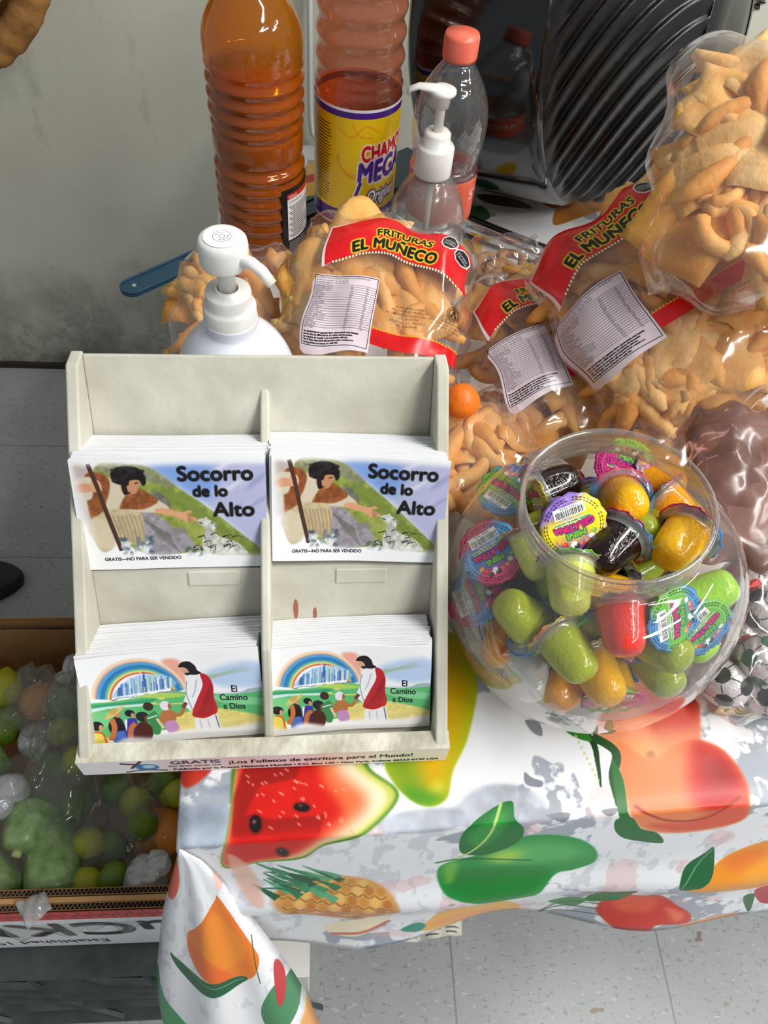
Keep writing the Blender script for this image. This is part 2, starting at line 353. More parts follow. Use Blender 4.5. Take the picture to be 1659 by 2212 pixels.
def cover_way():
    W_, H_ = 1120, 680
    tx = lambda x: np.interp(x, [45, 260, 500, 760, 1100, 1508], [232, 205, 162, 122, 112, 65]); bx = lambda x: np.interp(x, [130, 330, 600, 900, 1510], [925, 890, 840, 822, 785])
    def fn(p):
        x, y = p; a, b = tx(x), bx(x); v = (y-a)/(b-a); l = 45+(130-45)*v; return ((x-l)/(1510-l)*W_, v*H_)
    c = Cv(W_, H_, 'fafafc', fn=fn); P, Ln, T, E_ = c.poly, c.line, c.text, c.ell
    P([(1040, 300), (1350, 180), (1520, 200), (1520, 360), (1200, 390)], 'b4cdf0', 20, .9)
    for k in range(16):
        a = -.35-k*.035; Ln([(1040, 310+k*3), (1040+430*math.cos(a*.8), 330+k*5+430*math.sin(a*.55))], 14, ['e7d678', '7fb3d9', 'f3e9a4', '7cc3b8', '4f8edb'][k % 5], 5, .55, True)
    P([(720, 190), (860, 190), (900, 370), (860, 370), (800, 280)], 'f0a48d', 9, .9); P([(850, 200), (910, 210), (910, 260), (880, 300)], 'f6c89a', 7, .7)
    for r, wd, cl in ((1.0, 30, 'f3d9b8'), (.95, 22, 'e9a98a'), (.9, 34, '4f9fd6'), (.83, 34, '2579b8'), (.77, 18, '67b7a2'), (.73, 14, 'f1df62'), (.695, 12, 'd2573c')):
        a = np.linspace(math.pi*1.02, math.pi*1.93, 14); cx, cy_ = 560, 520
        Ln([(cx+30*(1-r)+395*r*math.cos(t)*(1 if t < 1.5*math.pi else .83), cy_-40*(t-math.pi)/3+300*r*math.sin(t)) for t in a], wd, cl, 3, .95)
    P([(310, 490), (380, 400), (480, 330), (600, 300), (740, 300), (820, 370), (700, 400), (480, 450)], 'a8cdf0', 6, .95)
    for k in range(70):
        x = 340+rng.random()*470; y0 = 480-(x-340)*.19; hh = 40+rng.random()*120*math.sin((x-320)/520*3.14)
        Ln([(x, y0), (x+3, y0-hh)], 5+rng.random()*7, ['3f70b8', '5f90cf', 'dfeaf5', '2f5f9f', 'cfd7a4', '7fa8b8'][k % 6], 1, .8)
    for k in range(40):
        x = 290+rng.random()*520; y = 500-(x-290)*.17+rng.random()*14; Ln([(x, y), (x+40, y-8)], 5, ['25405f', '3f6f5f', '7f9fb4', 'e0a040', 'cfe0ea'][k % 5], 1, .8)
    P([(90, 560), (300, 520), (560, 470), (800, 430), (1000, 450), (1300, 440), (1400, 400), (1515, 410), (1515, 640), (1300, 640), (90, 800)], '5dba72', 3)
    P([(90, 560), (400, 520), (640, 480), (600, 510), (300, 570), (90, 600)], '2f9a6a', 4, .9); P([(90, 580), (400, 540), (600, 520), (560, 540), (300, 570), (90, 610)], 'dff0f0', 3, .9)
    P([(500, 470), (700, 440), (900, 450), (860, 470), (700, 480)], 'b9d85c', 4, .9)
    P([(640, 480), (720, 480), (640, 520), (900, 520), (860, 530), (600, 525), (690, 495)], 'efe27a', 2, .95)
    P([(1100, 440), (1300, 430), (1515, 380), (1515, 410), (1300, 440)], 'b9b6dc', 5, .9); P([(1120, 460), (1515, 480), (1515, 530), (1180, 520)], '8fd8a0', 5, .8)
    P([(780, 640), (1000, 570), (1250, 580), (1515, 640), (1515, 720), (800, 760)], 'eedb82', 6, .95, tex=.2); P([(90, 620), (300, 600), (260, 700), (90, 760)], '7fcf88', 5, .8)
    # people
    P([(118, 780), (180, 740), (240, 790), (250, 880), (120, 880)], 'e8d35c', 2); Ln([(150, 745), (215, 760), (240, 850)], 12, 'd05a35'); E_((170, 700), 52, 34, '1c1a20', 1); E_((203, 715), 16, 24, 'cf9a72', 1)
    P([(262, 690), (320, 630), (370, 660), (385, 740), (350, 770), (280, 760)], '1b1820', 2); P([(300, 760), (380, 740), (385, 830), (300, 850)], '4a6fc0', 3); Ln([(290, 650), (305, 720), (270, 810)], 34, 'c9713c', 1)
    E_((335, 612), 24, 26, 'c48a66', 1); P([(238, 645), (290, 580), (340, 570), (385, 540), (375, 575), (310, 625), (260, 650)], 'd9c274', 1); E_((306, 592), 34, 20, 'c4a655', 1, rot=-.4)
    P([(385, 700), (400, 650), (470, 640), (480, 700), (450, 830), (390, 830)], '3c35a0', 2); Ln([(470, 680), (430, 720), (415, 830)], 34, 'c4703e', 2); E_((430, 602), 38, 26, '17151b', 1); E_((452, 618), 15, 20, 'c98f6e', 1); P([(385, 670), (405, 650), (395, 740)], 'eeeeee', 1)
    P([(450, 760), (480, 690), (530, 660), (580, 690), (600, 740), (560, 820), (460, 820)], '4d2320', 3); E_((525, 625), 52, 38, '221d22', 1); E_((555, 640), 18, 26, '6a4435', 1)
    P([(560, 620), (620, 580), (650, 620), (660, 680), (650, 760), (600, 760), (590, 700), (560, 660)], '3f8a52', 2); Ln([(635, 640), (680, 720)], 18, 'e3c9a6', 1); E_((577, 545), 40, 33, '3a2a24', 1); Ln([(560, 640), (640, 615)], 8, 'eef2ea', 1)
    P([(670, 600), (720, 575), (780, 590), (780, 660), (700, 670)], 'b8733f', 2); Ln([(675, 610), (672, 660), (710, 680)], 22, 'b8733f'); Ln([(770, 600), (820, 620), (860, 560)], 24, 'b8733f'); P([(700, 672), (780, 665), (800, 740), (740, 760), (705, 740)], 'c58ec4', 2)
    E_((710, 540), 40, 38, 'e9e2f0', 1); E_((745, 545), 14, 24, 'a8683c', 1)
    # robed figure seen from behind
    P([(900, 340), (950, 300), (1020, 290), (1040, 350), (1000, 460), (950, 540), (920, 590), (860, 530), (890, 440)], 'f4f4f8', 2); Ln([(905, 350), (890, 450), (925, 580)], 6, '8f8fa4', 1); Ln([(985, 340), (960, 430), (935, 480)], 8, 'b9b9cc', 2)
    P([(1020, 292), (1080, 310), (1112, 380), (1110, 480), (1128, 570), (1100, 620), (1010, 648), (930, 635), (925, 590), (980, 480), (1030, 380)], 'c0202a', 1)
    for k in range(6): Ln([(940+k*26, 630-k*4), (1000+k*18, 560-k*10), (1060+k*8, 440-k*16)], 8, '8a1420', 2, .6)
    P([(940, 650), (1010, 655), (1110, 615), (1130, 660), (1128, 760), (950, 760)], 'f3f3f7', 1); Ln([(1105, 625), (1128, 740)], 9, '77757f', 1); Ln([(975, 660), (985, 750)], 8, 'c4c4d4', 2); Ln([(1040, 660), (1050, 750)], 8, 'c4c4d4', 2)
    P([(850, 240), (880, 205), (940, 198), (985, 230), (1000, 265), (1030, 285), (990, 300), (940, 300), (910, 305), (930, 275), (900, 245)], '1d171a', 1); P([(862, 258), (905, 248), (928, 275), (905, 300), (880, 285)], 'd9a68a', 1); P([(895, 288), (925, 285), (915, 305)], '1d171a', 1)
    Ln([(880, 520), (850, 560)], 26, '6f4434', 1)
    P([(60, 860), (260, 850), (400, 790), (620, 790), (860, 740), (1200, 725), (1530, 690), (1540, 900), (600, 960), (60, 1000)], 'fafafc', 13, .97)
    T('El', 1253, 428, 56, '17151a', bold=1); T('Camino', 1155, 500, 50, '17151a', bold=1, rot=-.035, sx=1.05); T('a Dios', 1178, 570, 48, '17151a', bold=1, rot=-.03, sx=1.05)
    return c.image('cover_print_road')
IM_HELP, IM_WAY = cover_help(), cover_way()
# ------------------------------------------------------------------ print on the front lip of the display
def lip_print():
    c = Cv(1500, 130, 'f3eeee'); c.poly([(330, -10), (700, -10), (690, 140), (300, 140)], 'f3d4cf', 40, .9, smooth=False); c.poly([(930, -10), (1520, -10), (1520, 140), (920, 140)], 'ebe6d6', 30, .9, smooth=False)
    c.line([(165, 25), (300, 62)], 15, '55403c'); c.line([(250, 8), (200, 80)], 14, '55403c'); c.ell((265, 72), 46, 34, '3f7fb4', 1); c.ell((272, 66), 26, 18, 'bfe0ea', 4); c.line([(170, 118), (250, 100), (340, 112)], 12, '6b6763')
    c.text('GRATIS', 360, 52, 34, '50505c', bold=2, sx=1.3); c.text('Por favor tomen uno', 350, 80, 15, '40404a', bold=1, sx=1.2)
    c.text('\u00a1Los Folletos de escritura para el Mundo!', 590, 70, 34, '16141a', bold=1, sx=.98)
    c.text('Publicado por la Prensa Misionera Mundial \u2022 P.O. Box 120 \u2022 New Paris, Indiana 46553-0120 USA', 362, 116, 20, '1e1c22', bold=1, sx=1.03)
    return c.image('lip_print')
IM_LIP = lip_print()
# ------------------------------------------------------------------ lid print, four colourways
def lid_print(i, ca, cb):
    c = Cv(440, 440, ca); c.poly([(-20, 190), (120, 140), (260, 210), (330, 330), (460, 250), (460, 90), (300, 60), (60, 320), (-20, 330)], cb, 26, 1); c.poly([(90, 250), (220, 330), (420, 200), (400, 60), (300, 120)], cb, 30, .8)
    n = 46
    for k in range(n):
        a = k/n*6.283
        if k % 9 == 8: continue
        for r_ in (188, 172): c.line([(220+r_*math.cos(a), 220+r_*math.sin(a)), (220+r_*math.cos(a+.085), 220+r_*math.sin(a+.085))], 6, '1c1830')
    for r_ in (160, 200):
        c.line([(220+r_*math.cos(t), 220+r_*math.sin(t)) for t in np.linspace(0, 6.3, 40)], 2.5, 'e9e6f2', 1, .8)
    c.poly([(118, 78), (322, 78), (322, 150), (118, 150)], 'ffffff', smooth=False); x = 128
    while x < 312: wd = int(rng.integers(2, 7)); c.poly([(x, 102), (x+wd, 102), (x+wd, 145), (x, 145)], '15131a', smooth=False); x += wd+int(rng.integers(2, 7))
    c.text('7505 9934', 220, 82, 15, '222222', sx=1.25, rot=math.pi, center=True); c.text('CONT. NETO 15 g', 220, 158, 12, '221d22', center=True, outline='f3e6ee', ow=2, rot=math.pi)
    c.text('pulpitas sabores surtidos', 220, 178, 17, '5c9c2c', bold=1, center=True, outline='ffffff', ow=3, rot=math.pi+.03)
    c.text('GELATINA', 220, 206, 42, 'e8186c', bold=3, center=True, outline='3a2c80', ow=4, arc=.0015, sx=.95, rot=math.pi); c.text('MINI', 220, 256, 42, '7ac42c', bold=3, center=True, outline='2c3c80', ow=4, sx=1.1, rot=math.pi)
    for x, y, cl in ((110, 290, 'f2a13c'), (135, 318, 'e0402c'), (170, 345, 'f4f4f4'), (205, 352, '2c3c2c'), (240, 348, 'ee5560'), (276, 340, 'f0906c'), (310, 318, 'f6f6f6'), (335, 292, '7cb83c'), (190, 330, 'ffffff'), (150, 350, '3c2418')): c.ell((x, y), 19, 15, cl, 2); c.ell((x-5, y-5), 6, 4, 'ffffff', 2, .7)
    return c.image('lid_print')
LIDS = [imgmat('lid_foil', lid_print(i, a, b), .28, bump=.25, bscale=220) for i, (a, b) in enumerate((('8a66c8', 'f4e21c'), ('d8306c', '3f9be0'), ('3f8fd8', '6fc43c'), ('7ac82c', 'd03080'), ('f2e04a', 'ee7a30')))]
# ------------------------------------------------------------------ snack bag print (transparent where nothing is printed)
def bag_print():
    c = Cv(1000, 1200, 'd40f14', 0.)
    red = 'd8151a'
    up = [(60, 130), (250, 70), (500, 50), (760, 80), (990, 150)]; lo = [(990, 400), (860, 350), (700, 310), (500, 290), (300, 310), (180, 350), (95, 410)]
    c.poly(up+lo, 'f4ecee', 0, .95, smooth=False); c.poly([(70, 138)]+up[1:]+lo[:-1]+[(112, 395)], red, 0, 1, smooth=False, tex=.12)
    for k in range(44):
        t = k/43; x = 960-t*800; y = np.interp(x, [160, 300, 500, 700, 860, 990], [362, 312, 291, 311, 350, 396]); c.ell((x, y+5), 6, 8, 'f8e6c0', 0)
    c.text('FRITURAS', 560, 175, 46, '1b1410', bold=2, center=True, outline='f5d628', ow=6, arc=.0016, sx=1.3); c.text('EL MU\u00d1ECO', 520, 268, 66, '1b1410', bold=4, center=True, outline='f5d628', ow=7, arc=.0011, sx=1.05)
    for x, y, rt in ((840, 145, .15), (935, 195, .3)):
        a = np.linspace(0, 6.283, 9)[:-1]+.39+rt; c.poly([(x+56*math.cos(t), y+50*math.sin(t)) for t in a], 'f3f0f0', smooth=False); c.poly([(x+49*math.cos(t), y+43*math.sin(t)) for t in a], '17161a', smooth=False)
        c.text('EXCESO', x, y, 13, 'e8e8e8', center=True, rot=rt); c.text('CALOR\u00cdAS', x, y+19, 13, 'e8e8e8', center=True, rot=rt)
    # nutrition panel
    X0, Y0, X1, Y1 = 60, 460, 450, 850
    c.poly([(X0-18, Y0+40), (X0+20, Y0-8), (X1+6, Y0-8), (X1+14, Y1+20), (X0+10, Y1+50), (X0-14, Y1+30)], 'e9e0e8', 0, .96, smooth=False); bk = '17151c'
    for a, b in (((X0, Y0), (X1, Y0)), ((X1, Y0), (X1, Y1)), ((X1, Y1), (X0, Y1)), ((X0, Y1), (X0, Y0))): c.line([a, b], 4, bk)
    wds = ['Grasas totales / Total fat', 'Grasa saturada / Sat. fat', 'Grasas trans / Trans fat', 'Colesterol', 'Sodio / Sodium', 'Carbohidratos', 'Fibra / Fiber', 'Az\u00facares / Sugars', 'Prote\u00edna / Protein', 'Vitamina D', 'Calcio / Calcium', 'Hierro / Iron', 'Potasio / Potassium']
    c.text('INFORMACI\u00d3N NUTRIMENTAL / NUTRITIONAL INFORMATION', X0+8, Y0+16, 9, bk, sx=.95); c.text('Tama\u00f1o de la porci\u00f3n / Serving size 30 g', X0+8, Y0+31, 9, bk); c.text('Contenido energ\u00e9tico / Calories 150 kcal', X0+8, Y0+45, 9, bk)
    for k in range(20):
        y = Y0+54+k*12.6; c.line([(X0+4, y), (X1-4, y)], 2, '3a3640'); c.text(wds[k % 13], X0+8, y+10, 8, '2a2630'); c.text(str(3+k*7 % 41)+' g', X0+235, y+10, 8, bk); c.text(str(2+k*5 % 17)+'%', X0+330, y+10, 8, bk)
    for k, st in enumerate(('Los porcentajes de ingesti\u00f3n diaria recomendada est\u00e1n basados', 'en una dieta de 2000 calor\u00edas, sus valores diarios pueden', 'ser mayores de acuerdo a sus necesidades cal\u00f3ricas.', 'The % Daily Value (DV) tells you how much a nutrient in a', 'serving of food contributes to a daily diet.')): c.text(st, X0+10, Y0+325+k*14, 8.5, bk, bold=1, sx=1.08)
    for k, st in enumerate(('ELABORADO POR:', 'FRITURAS EL MU\u00d1ECO', 'AV. DE LOS AZULEJOS No. 155', 'COL. AURORA', 'MEXICALI, B.C. MEXICO', 'TEL. 558-88-04')): c.text(st, 660, 590+k*20, 13, '2a211c', center=True, sx=1.15)
    for r_ in (38, 30, 24): c.line([(905+r_*math.cos(t), 560+r_*math.sin(t)) for t in np.linspace(0, 6.3, 24)], 4, '3a2a20')
    c.ell((905, 552), 10, 12, '3a2a20'); c.ell((895, 570), 7, 9, '3a2a20'); c.ell((915, 570), 7, 9, '3a2a20')
    for k, st in enumerate(('INGREDIENTES:', 'HARINA DE TRIGO', 'ACEITE VEGETAL', 'Y SAL')): c.text(st, 905, 622+k*18, 11, '2a211c', center=True, sx=1.1)
    c.poly([(465, 730), (1000, 740), (1000, 830), (465, 815)], red, 0, 1, smooth=False)
    for k in range(28): c.poly([(465+k*19.5, 734+k*.4), (475+k*19.5, 718+k*.4), (484+k*19.5, 734+k*.4)], 'e9a21c', 0, 1, smooth=False)
    c.text('CONSUME ANTES DE', 820, 858, 14, '15110f', sx=1.2); c.text('2023-11-08', 850, 880, 14, '15110f', sx=1.2)
    return c.image('bag_print')
IM_BAG = bag_print()
# ------------------------------------------------------------------ bottle labels (u runs once round the bottle, clockwise seen from above is negative)
def chamoy_label():
    c = Cv(2000, 640, 'f2c50e'); c.poly([(0, -5), (2000, -5), (2000, 45), (0, 45)], '4a1f86', smooth=False); c.poly([(0, 0), (2000, 0), (2000, 14), (0, 14)], 'f4eef4', smooth=False)
    c.poly([(0, 545), (2000, 545), (2000, 640), (0, 640)], '4a1f86', smooth=False); c.poly([(0, 628), (2000, 628), (2000, 640), (0, 640)], 'f4eef4', smooth=False)
    for cx in (150, 1150, 2150):
        for k in range(3): c.line([(cx+(150+k*10)*math.cos(t), 250+(110-k*10)*math.sin(t)) for t in np.linspace(0, 3.3, 12)], 9, 'f09a18', 1, .8)
        c.line([(cx-160, 100), (cx-60, 140), (cx+40, 80), (cx+150, 120)], 11, 'f09a18', 1, .8); c.line([(cx-60, 60), (cx, 130), (cx+100, 150), (cx+40, 250)], 10, 'f09a18', 1, .8)
    for o in (-290, 710, 1710):
        for k in range(27): c.poly([(o+40, 95+k*16), (o+40+120+rng.random()*75, 95+k*16), (o+40+170, 101+k*16), (o+40, 101+k*16)], '3a2a10', 0, .8, smooth=False)
    for o in (140, 1140):
        c.text('CHAMOY', o+30, 265, 84, 'd0141c', bold=5, outline='ffffff', ow=6, rot=-.06, sx=.9); c.text('MEGA', o, 385, 116, '4a1f86', bold=8, outline='ffffff', ow=7, rot=-.08, sx=1.0, shear=.15)
        c.line([(o+30, 380), (o-10, 470)], 40, 'ffffff'); c.line([(o+32, 376), (o-4, 458)], 26, '4a1f86'); c.text('Original', o+80, 500, 72, 'ffffff', bold=3, outline='2c1350', ow=6, rot=-.08, shear=.3, sx=.85)
        c.text('Salsa agridulce', o-20, 610, 46, 'ffffff', bold=2, shear=.2)
    return c.image('chamoy_label')
def hot_label():
    c = Cv(560, 560, '0f0d0d'); c.poly([(60, 40), (520, 40), (520, 400), (60, 400)], 'ece9e6', smooth=False); c.poly([(60, 40), (520, 40), (520, 80), (60, 80)], 'c8201c', smooth=False); c.text('Valent\u00eda', 75, 74, 26, 'f4e4e0'); c.text('Contenido neto', 75, 112, 22, '221d1d')
    for k in range(17): c.poly([(75+(k % 3)*20, 135+k*15), (75+200+rng.random()*220, 135+k*15), (75+190+rng.random()*200, 142+k*15), (75+(k % 3)*20, 142+k*15)], '3a3636', 0, .85, smooth=False)
    for k in range(8): c.poly([(70, 418+k*16), (300+rng.random()*200, 418+k*16), (300, 426+k*16), (70, 426+k*16)], 'b9b5b5', 0, .8, smooth=False)
    return c.image('sauce_label')
def water_label():
    c = Cv(1400, 420, 'e8562a', 1.); c.poly([(0, 0), (1400, 0), (1400, 40), (0, 40)], 'e9684a', 8, 1, smooth=False)
    for o in (40, 740):
        c.text('STAFONT', o+30, 210, 100, 'f6ded4', sx=.92); c.line([(o+150, 250), (o+290, 262)], 6, 'f6c8b8'); c.line([(o+120, 90), (o+140, 60), (o+160, 90)], 7, 'f6c8b8')
    return c.image('water_label')
def gel_label():
    c = Cv(900, 620, 'd9cfce'); c.text('Desinfectante de manos', 30, 60, 26, '2e2a2c'); c.text('Antibacterial', 30, 92, 22, '2e2a2c'); c.text('MARCA: HANDCLEAN', 560, 80, 22, '2e2a2c', bold=1)
    for k in range(3): c.text('Glicerina, Alcohol et\u00edlico 70%, Agua, Carbomero', 40+k*30, 150+k*34, 22, '2e2a2c')
    for k in range(7): c.line([(320, 270+k*46), (800, 270+k*46)], 4, '6a6466'); c.text('modo de uso', 480+(k % 2)*60, 262+k*46, 20, '2e2a2c', bold=1)
    c.line([(320, 220), (320, 600)], 3, '6a6466'); c.line([(820, 60), (820, 600)], 4, '8a8486')
    return c.image('gel_label')
def pump_print():
    c = Cv(400, 400, 'f1f1f2'); cen = (200, 200)
    for r_, w_ in ((96, 5), (30, 6)): c.line([(200+r_*math.cos(t), 200+r_*math.sin(t)) for t in np.linspace(0, 6.3, 40)], w_, '5b5458')
    c.line([(200+62*math.cos(t), 200+62*math.sin(t)) for t in np.linspace(3.3, 5.0, 12)], 5, '5b5458'); c.line([(138, 190), (132, 165)], 5, '5b5458')
    for k, ch in enumerate('OPEN'): a = 1.75-k*.62; c.text(ch, 200+66*math.cos(a), 200+66*math.sin(a)+8, 22, '5b5458', center=True, bold=1)
    for k in range(60): c.ell((rng.random()*400, rng.random()*400), 2+rng.random()*3, 2, '9a9080', 1, .5)
    return c.image('pump_print')
def box_print():
    c = Cv(1800, 360, 'f0f0f2'); c.poly([(0, 0), (1800, 0), (1800, 70), (0, 70)], 'd8443c', smooth=False)
    for k in range(30): c.line([(k*64, 4), (k*64, 34)], 5, '2a1414'); c.line([(k*64+30, 34), (k*64+30, 68)], 5, '2a1414')
    c.line([(0, 36), (1800, 36)], 4, '2a1414')
    c.text('uCKN', 1470, 112, 130, '131313', bold=7, rot=math.pi, sx=2.7); c.text('Established 1919', 990, 290, 38, '131313', bold=1, rot=math.pi, sx=2.2)
    return c.image('box_print')
IM_CHAMOY, IM_HOT, IM_WATER, IM_GEL, IM_PUMP, IM_BOX = chamoy_label(), hot_label(), water_label(), gel_label(), pump_print(), box_print()
# ------------------------------------------------------------------ setting
def wall_mat():
    m = mat('wall_paint', '98978a', .55, bump=.12, bscale=90); nt = m.node_tree; N = nt.nodes; L = nt.links; b = N['Principled BSDF']; tc = N.new('ShaderNodeTexCoord')
    def noise(sc, det=5, rough=.6, off=0, st=None):
        n = N.new('ShaderNodeTexNoise'); n.inputs['Scale'].default_value = sc; n.inputs['Detail'].default_value = det; n.inputs['Roughness'].default_value = rough
        mp = N.new('ShaderNodeMapping'); mp.inputs['Location'].default_value = (off, off, off)
        if st: mp.inputs['Scale'].default_value = st
        L.new(tc.outputs['Object'], mp.inputs[0]); L.new(mp.outputs[0], n.inputs['Vector']); return n
    def ramp(n, a, c0, p, c1):
        r = N.new('ShaderNodeValToRGB'); r.color_ramp.elements[0].position = a; r.color_ramp.elements[1].position = p; r.color_ramp.elements[0].color = (*c0, 1); r.color_ramp.elements[1].color = (*c1, 1); L.new(n.outputs[0], r.inputs[0]); return r
    def mix(fac, a, bcol):
        x = N.new('ShaderNodeMix'); x.data_type = 'RGBA'; L.new(fac, x.inputs[0]); L.new(a, x.inputs[6]); x.inputs[7].default_value = (*lin(bcol), 1); return x.outputs[2]
    base = ramp(noise(3, 4), .3, lin('c6c5b6'), .7, lin('d4d3c4')).outputs[0]
    st = ramp(noise(9, 6, .7, 3, (1, 1, .35)), .56, (0, 0, 0), .75, (.55,)*3); o = mix(st.outputs[0], base, '6d6a5c')
    # grime rising from the foot of the wall, a worn pale patch in it
    sx = N.new('ShaderNodeSeparateXYZ'); L.new(tc.outputs['Object'], sx.inputs[0])
    mr = N.new('ShaderNodeMapRange'); mr.inputs[1].default_value = .30; mr.inputs[2].default_value = 0.0; L.new(sx.outputs[2], mr.inputs[0])
    mu = N.new('ShaderNodeMath'); mu.operation = 'MULTIPLY'; L.new(mr.outputs[0], mu.inputs[0]); L.new(ramp(noise(6, 6, .7, 9), .35, (0, 0, 0), .62, (1,)*3).outputs[0], mu.inputs[1]); o = mix(mu.outputs[0], o, '5a564a')
    mr2 = N.new('ShaderNodeMapRange'); mr2.inputs[1].default_value = .30; mr2.inputs[2].default_value = 0.1; L.new(sx.outputs[2], mr2.inputs[0]); mu2 = N.new('ShaderNodeMath'); mu2.operation = 'MULTIPLY'
    L.new(mr2.outputs[0], mu2.inputs[0]); L.new(ramp(noise(7, 7, .75, 21), .53, (0, 0, 0), .58, (.8,)*3).outputs[0], mu2.inputs[1]); o = mix(mu2.outputs[0], o, '9a9a92')
    v = N.new('ShaderNodeTexVoronoi'); v.inputs['Scale'].default_value = 9; L.new(tc.outputs['Object'], v.inputs['Vector']); r = N.new('ShaderNodeValToRGB'); r.color_ramp.elements[0].position = .02; r.color_ramp.elements[1].position = .045
    r.color_ramp.elements[0].color = (.8,)*3+(1,); r.color_ramp.elements[1].color = (0, 0, 0, 1); L.new(v.outputs[0], r.inputs[0]); o = mix(r.outputs[0], o, '4c4636')
    L.new(o, b.inputs['Base Color']); return m
def floor_mat():
    m = mat('floor_tile', 'c6c9cc', .38, bump=.05, bscale=40); nt = m.node_tree; N = nt.nodes; L = nt.links; b = N['Principled BSDF']; tc = N.new('ShaderNodeTexCoord')
    def mth(op, a, b_=None, c=None):
        x = N.new('ShaderNodeMath'); x.operation = op
        for i, v in enumerate((a, b_, c)):
            if v is None: continue
            if isinstance(v, (int, float)): x.inputs[i].default_value = v
            else: L.new(v, x.inputs[i])
        return x.outputs[0]
    sx = N.new('ShaderNodeSeparateXYZ'); L.new(tc.outputs['Object'], sx.inputs[0])
    def seam(o, per, off):
        f = mth('FRACT', mth('DIVIDE', mth('SUBTRACT', o, off), per)); return mth('LESS_THAN', mth('MINIMUM', f, mth('SUBTRACT', 1., f)), .0045)
    sm = mth('MAXIMUM', seam(sx.outputs[0], .3165, .199), seam(sx.outputs[1], .28, .818))
    def flecks(sc, st, lo, hi, rot):
        mp = N.new('ShaderNodeMapping'); mp.inputs['Scale'].default_value = st; mp.inputs['Rotation'].default_value = (0, 0, rot); L.new(tc.outputs['Object'], mp.inputs[0])
        n = N.new('ShaderNodeTexNoise'); n.inputs['Scale'].default_value = sc; n.inputs['Detail'].default_value = 2; L.new(mp.outputs[0], n.inputs['Vector'])
        r = N.new('ShaderNodeValToRGB'); r.color_ramp.elements[0].position = lo; r.color_ramp.elements[1].position = hi; r.color_ramp.elements[0].color = (0, 0, 0, 1); r.color_ramp.elements[1].color = (1, 1, 1, 1); L.new(n.outputs[0], r.inputs[0]); return r.outputs[0]
    n0 = N.new('ShaderNodeTexNoise'); n0.inputs['Scale'].default_value = 5; n0.inputs['Detail'].default_value = 6; L.new(tc.outputs['Object'], n0.inputs['Vector'])
    r0 = N.new('ShaderNodeValToRGB'); r0.color_ramp.elements[0].position = .3; r0.color_ramp.elements[1].position = .7; r0.color_ramp.elements[0].color = (*lin('989b9c'), 1); r0.color_ramp.elements[1].color = (*lin('a6a9ab'), 1); L.new(n0.outputs[0], r0.inputs[0])
    def mix(fac, a, col, k=1.):
        x = N.new('ShaderNodeMix'); x.data_type = 'RGBA'; L.new(mth('MULTIPLY', fac, k), x.inputs[0]); L.new(a, x.inputs[6]); x.inputs[7].default_value = (*lin(col), 1); return x.outputs[2]
    o = mix(flecks(75, (1, 2.6, 1), .63, .66, .5), r0.outputs[0], '7f7d77', .7); o = mix(flecks(60, (2.4, 1, 1), .655, .68, -.3), o, '868b8e', .7); o = mix(flecks(70, (1, 2, 1), .66, .68, 1.3), o, 'b6b9bb', .8)
    o = mix(flecks(22, (1, 1.3, 1), .73, .74, .2), o, '7b5f48', .8); o = mix(sm, o, '77777a', .85)
    L.new(o, b.inputs['Base Color']); return m
M_WALL, M_FLOOR = wall_mat(), floor_mat()
tag(mesh('floor', *boxg(-2.2, 2.4, -1.6, 1.36, -.05, 0), M_FLOOR, smooth=False), kind='structure')
tag(mesh('wall_back', *boxg(-2.2, 2.4, 1.34, 1.42, 0, 2.8), M_WALL, smooth=False), kind='structure')
tag(mesh('baseboard_back', *boxg(-2.2, 2.4, 1.330, 1.3402, 0, .012), mat('grime_line', '2e2b26', .8), smooth=False), kind='structure')
M_SCRIB = mat('black_marker', '23211e', .8)
def scribble():
    g = []; a = ony(1505, 62, 1.3385); b = ony(1650, 2, 1.3385)
    for k in range(64):
        t = (k+rng.random())/64; c = a+(b-a)*t; h = .006+.006*rng.random(); an = rng.random()*2.4-.5
        P = [c+np.array([(s*h+.003*math.sin(s*5+k))*math.cos(an), 0, .9*s*h*math.sin(an)+.002*rng.standard_normal()]) for s in (-1, -.3, .4, 1)]; g.append(tube(P, .0009, 5))
    return cat_geo(*g)
o = mesh('wall_scribble', *scribble(), M_SCRIB); tag(o, 'black scribbled marker line on the grey wall at upper right', 'wall mark')
# ------------------------------------------------------------------ table and tablecloth
TO = np.array([-.088, .118, .762]); TA = math.radians(2.6); TU = np.array([math.cos(TA), math.sin(TA), 0]); TW = np.array([-math.sin(TA), math.cos(TA), 0])
DD = nz(np.array([0, 0, -.18])-TW*.036); DN = nz(np.cross(TU, DD)); ZT = .7625
if DN[1] > 0: DN = -DN
def st_px(px, py):
    p = onz(px, py, TO[2]); d = p-TO; s, t = d@TU, d@TW
    if t >= 0: return s, t
    r = ray(px, py); k = ((TO-CAM)@DN)/(r@DN); p = CAM+r*k; d = p-TO; return d@TU, -(d@DD)
SCL, TB, SL = 1900., .86, -.03
c = Cv(1.13*SCL, 1.08*SCL, 'eceef1'); CW, CH = c.w, c.h
c.fn = lambda p: ((lambda q: np.array([(q[0]-SL)*SCL, (TB-q[1])*SCL]))(st_px(*p)))
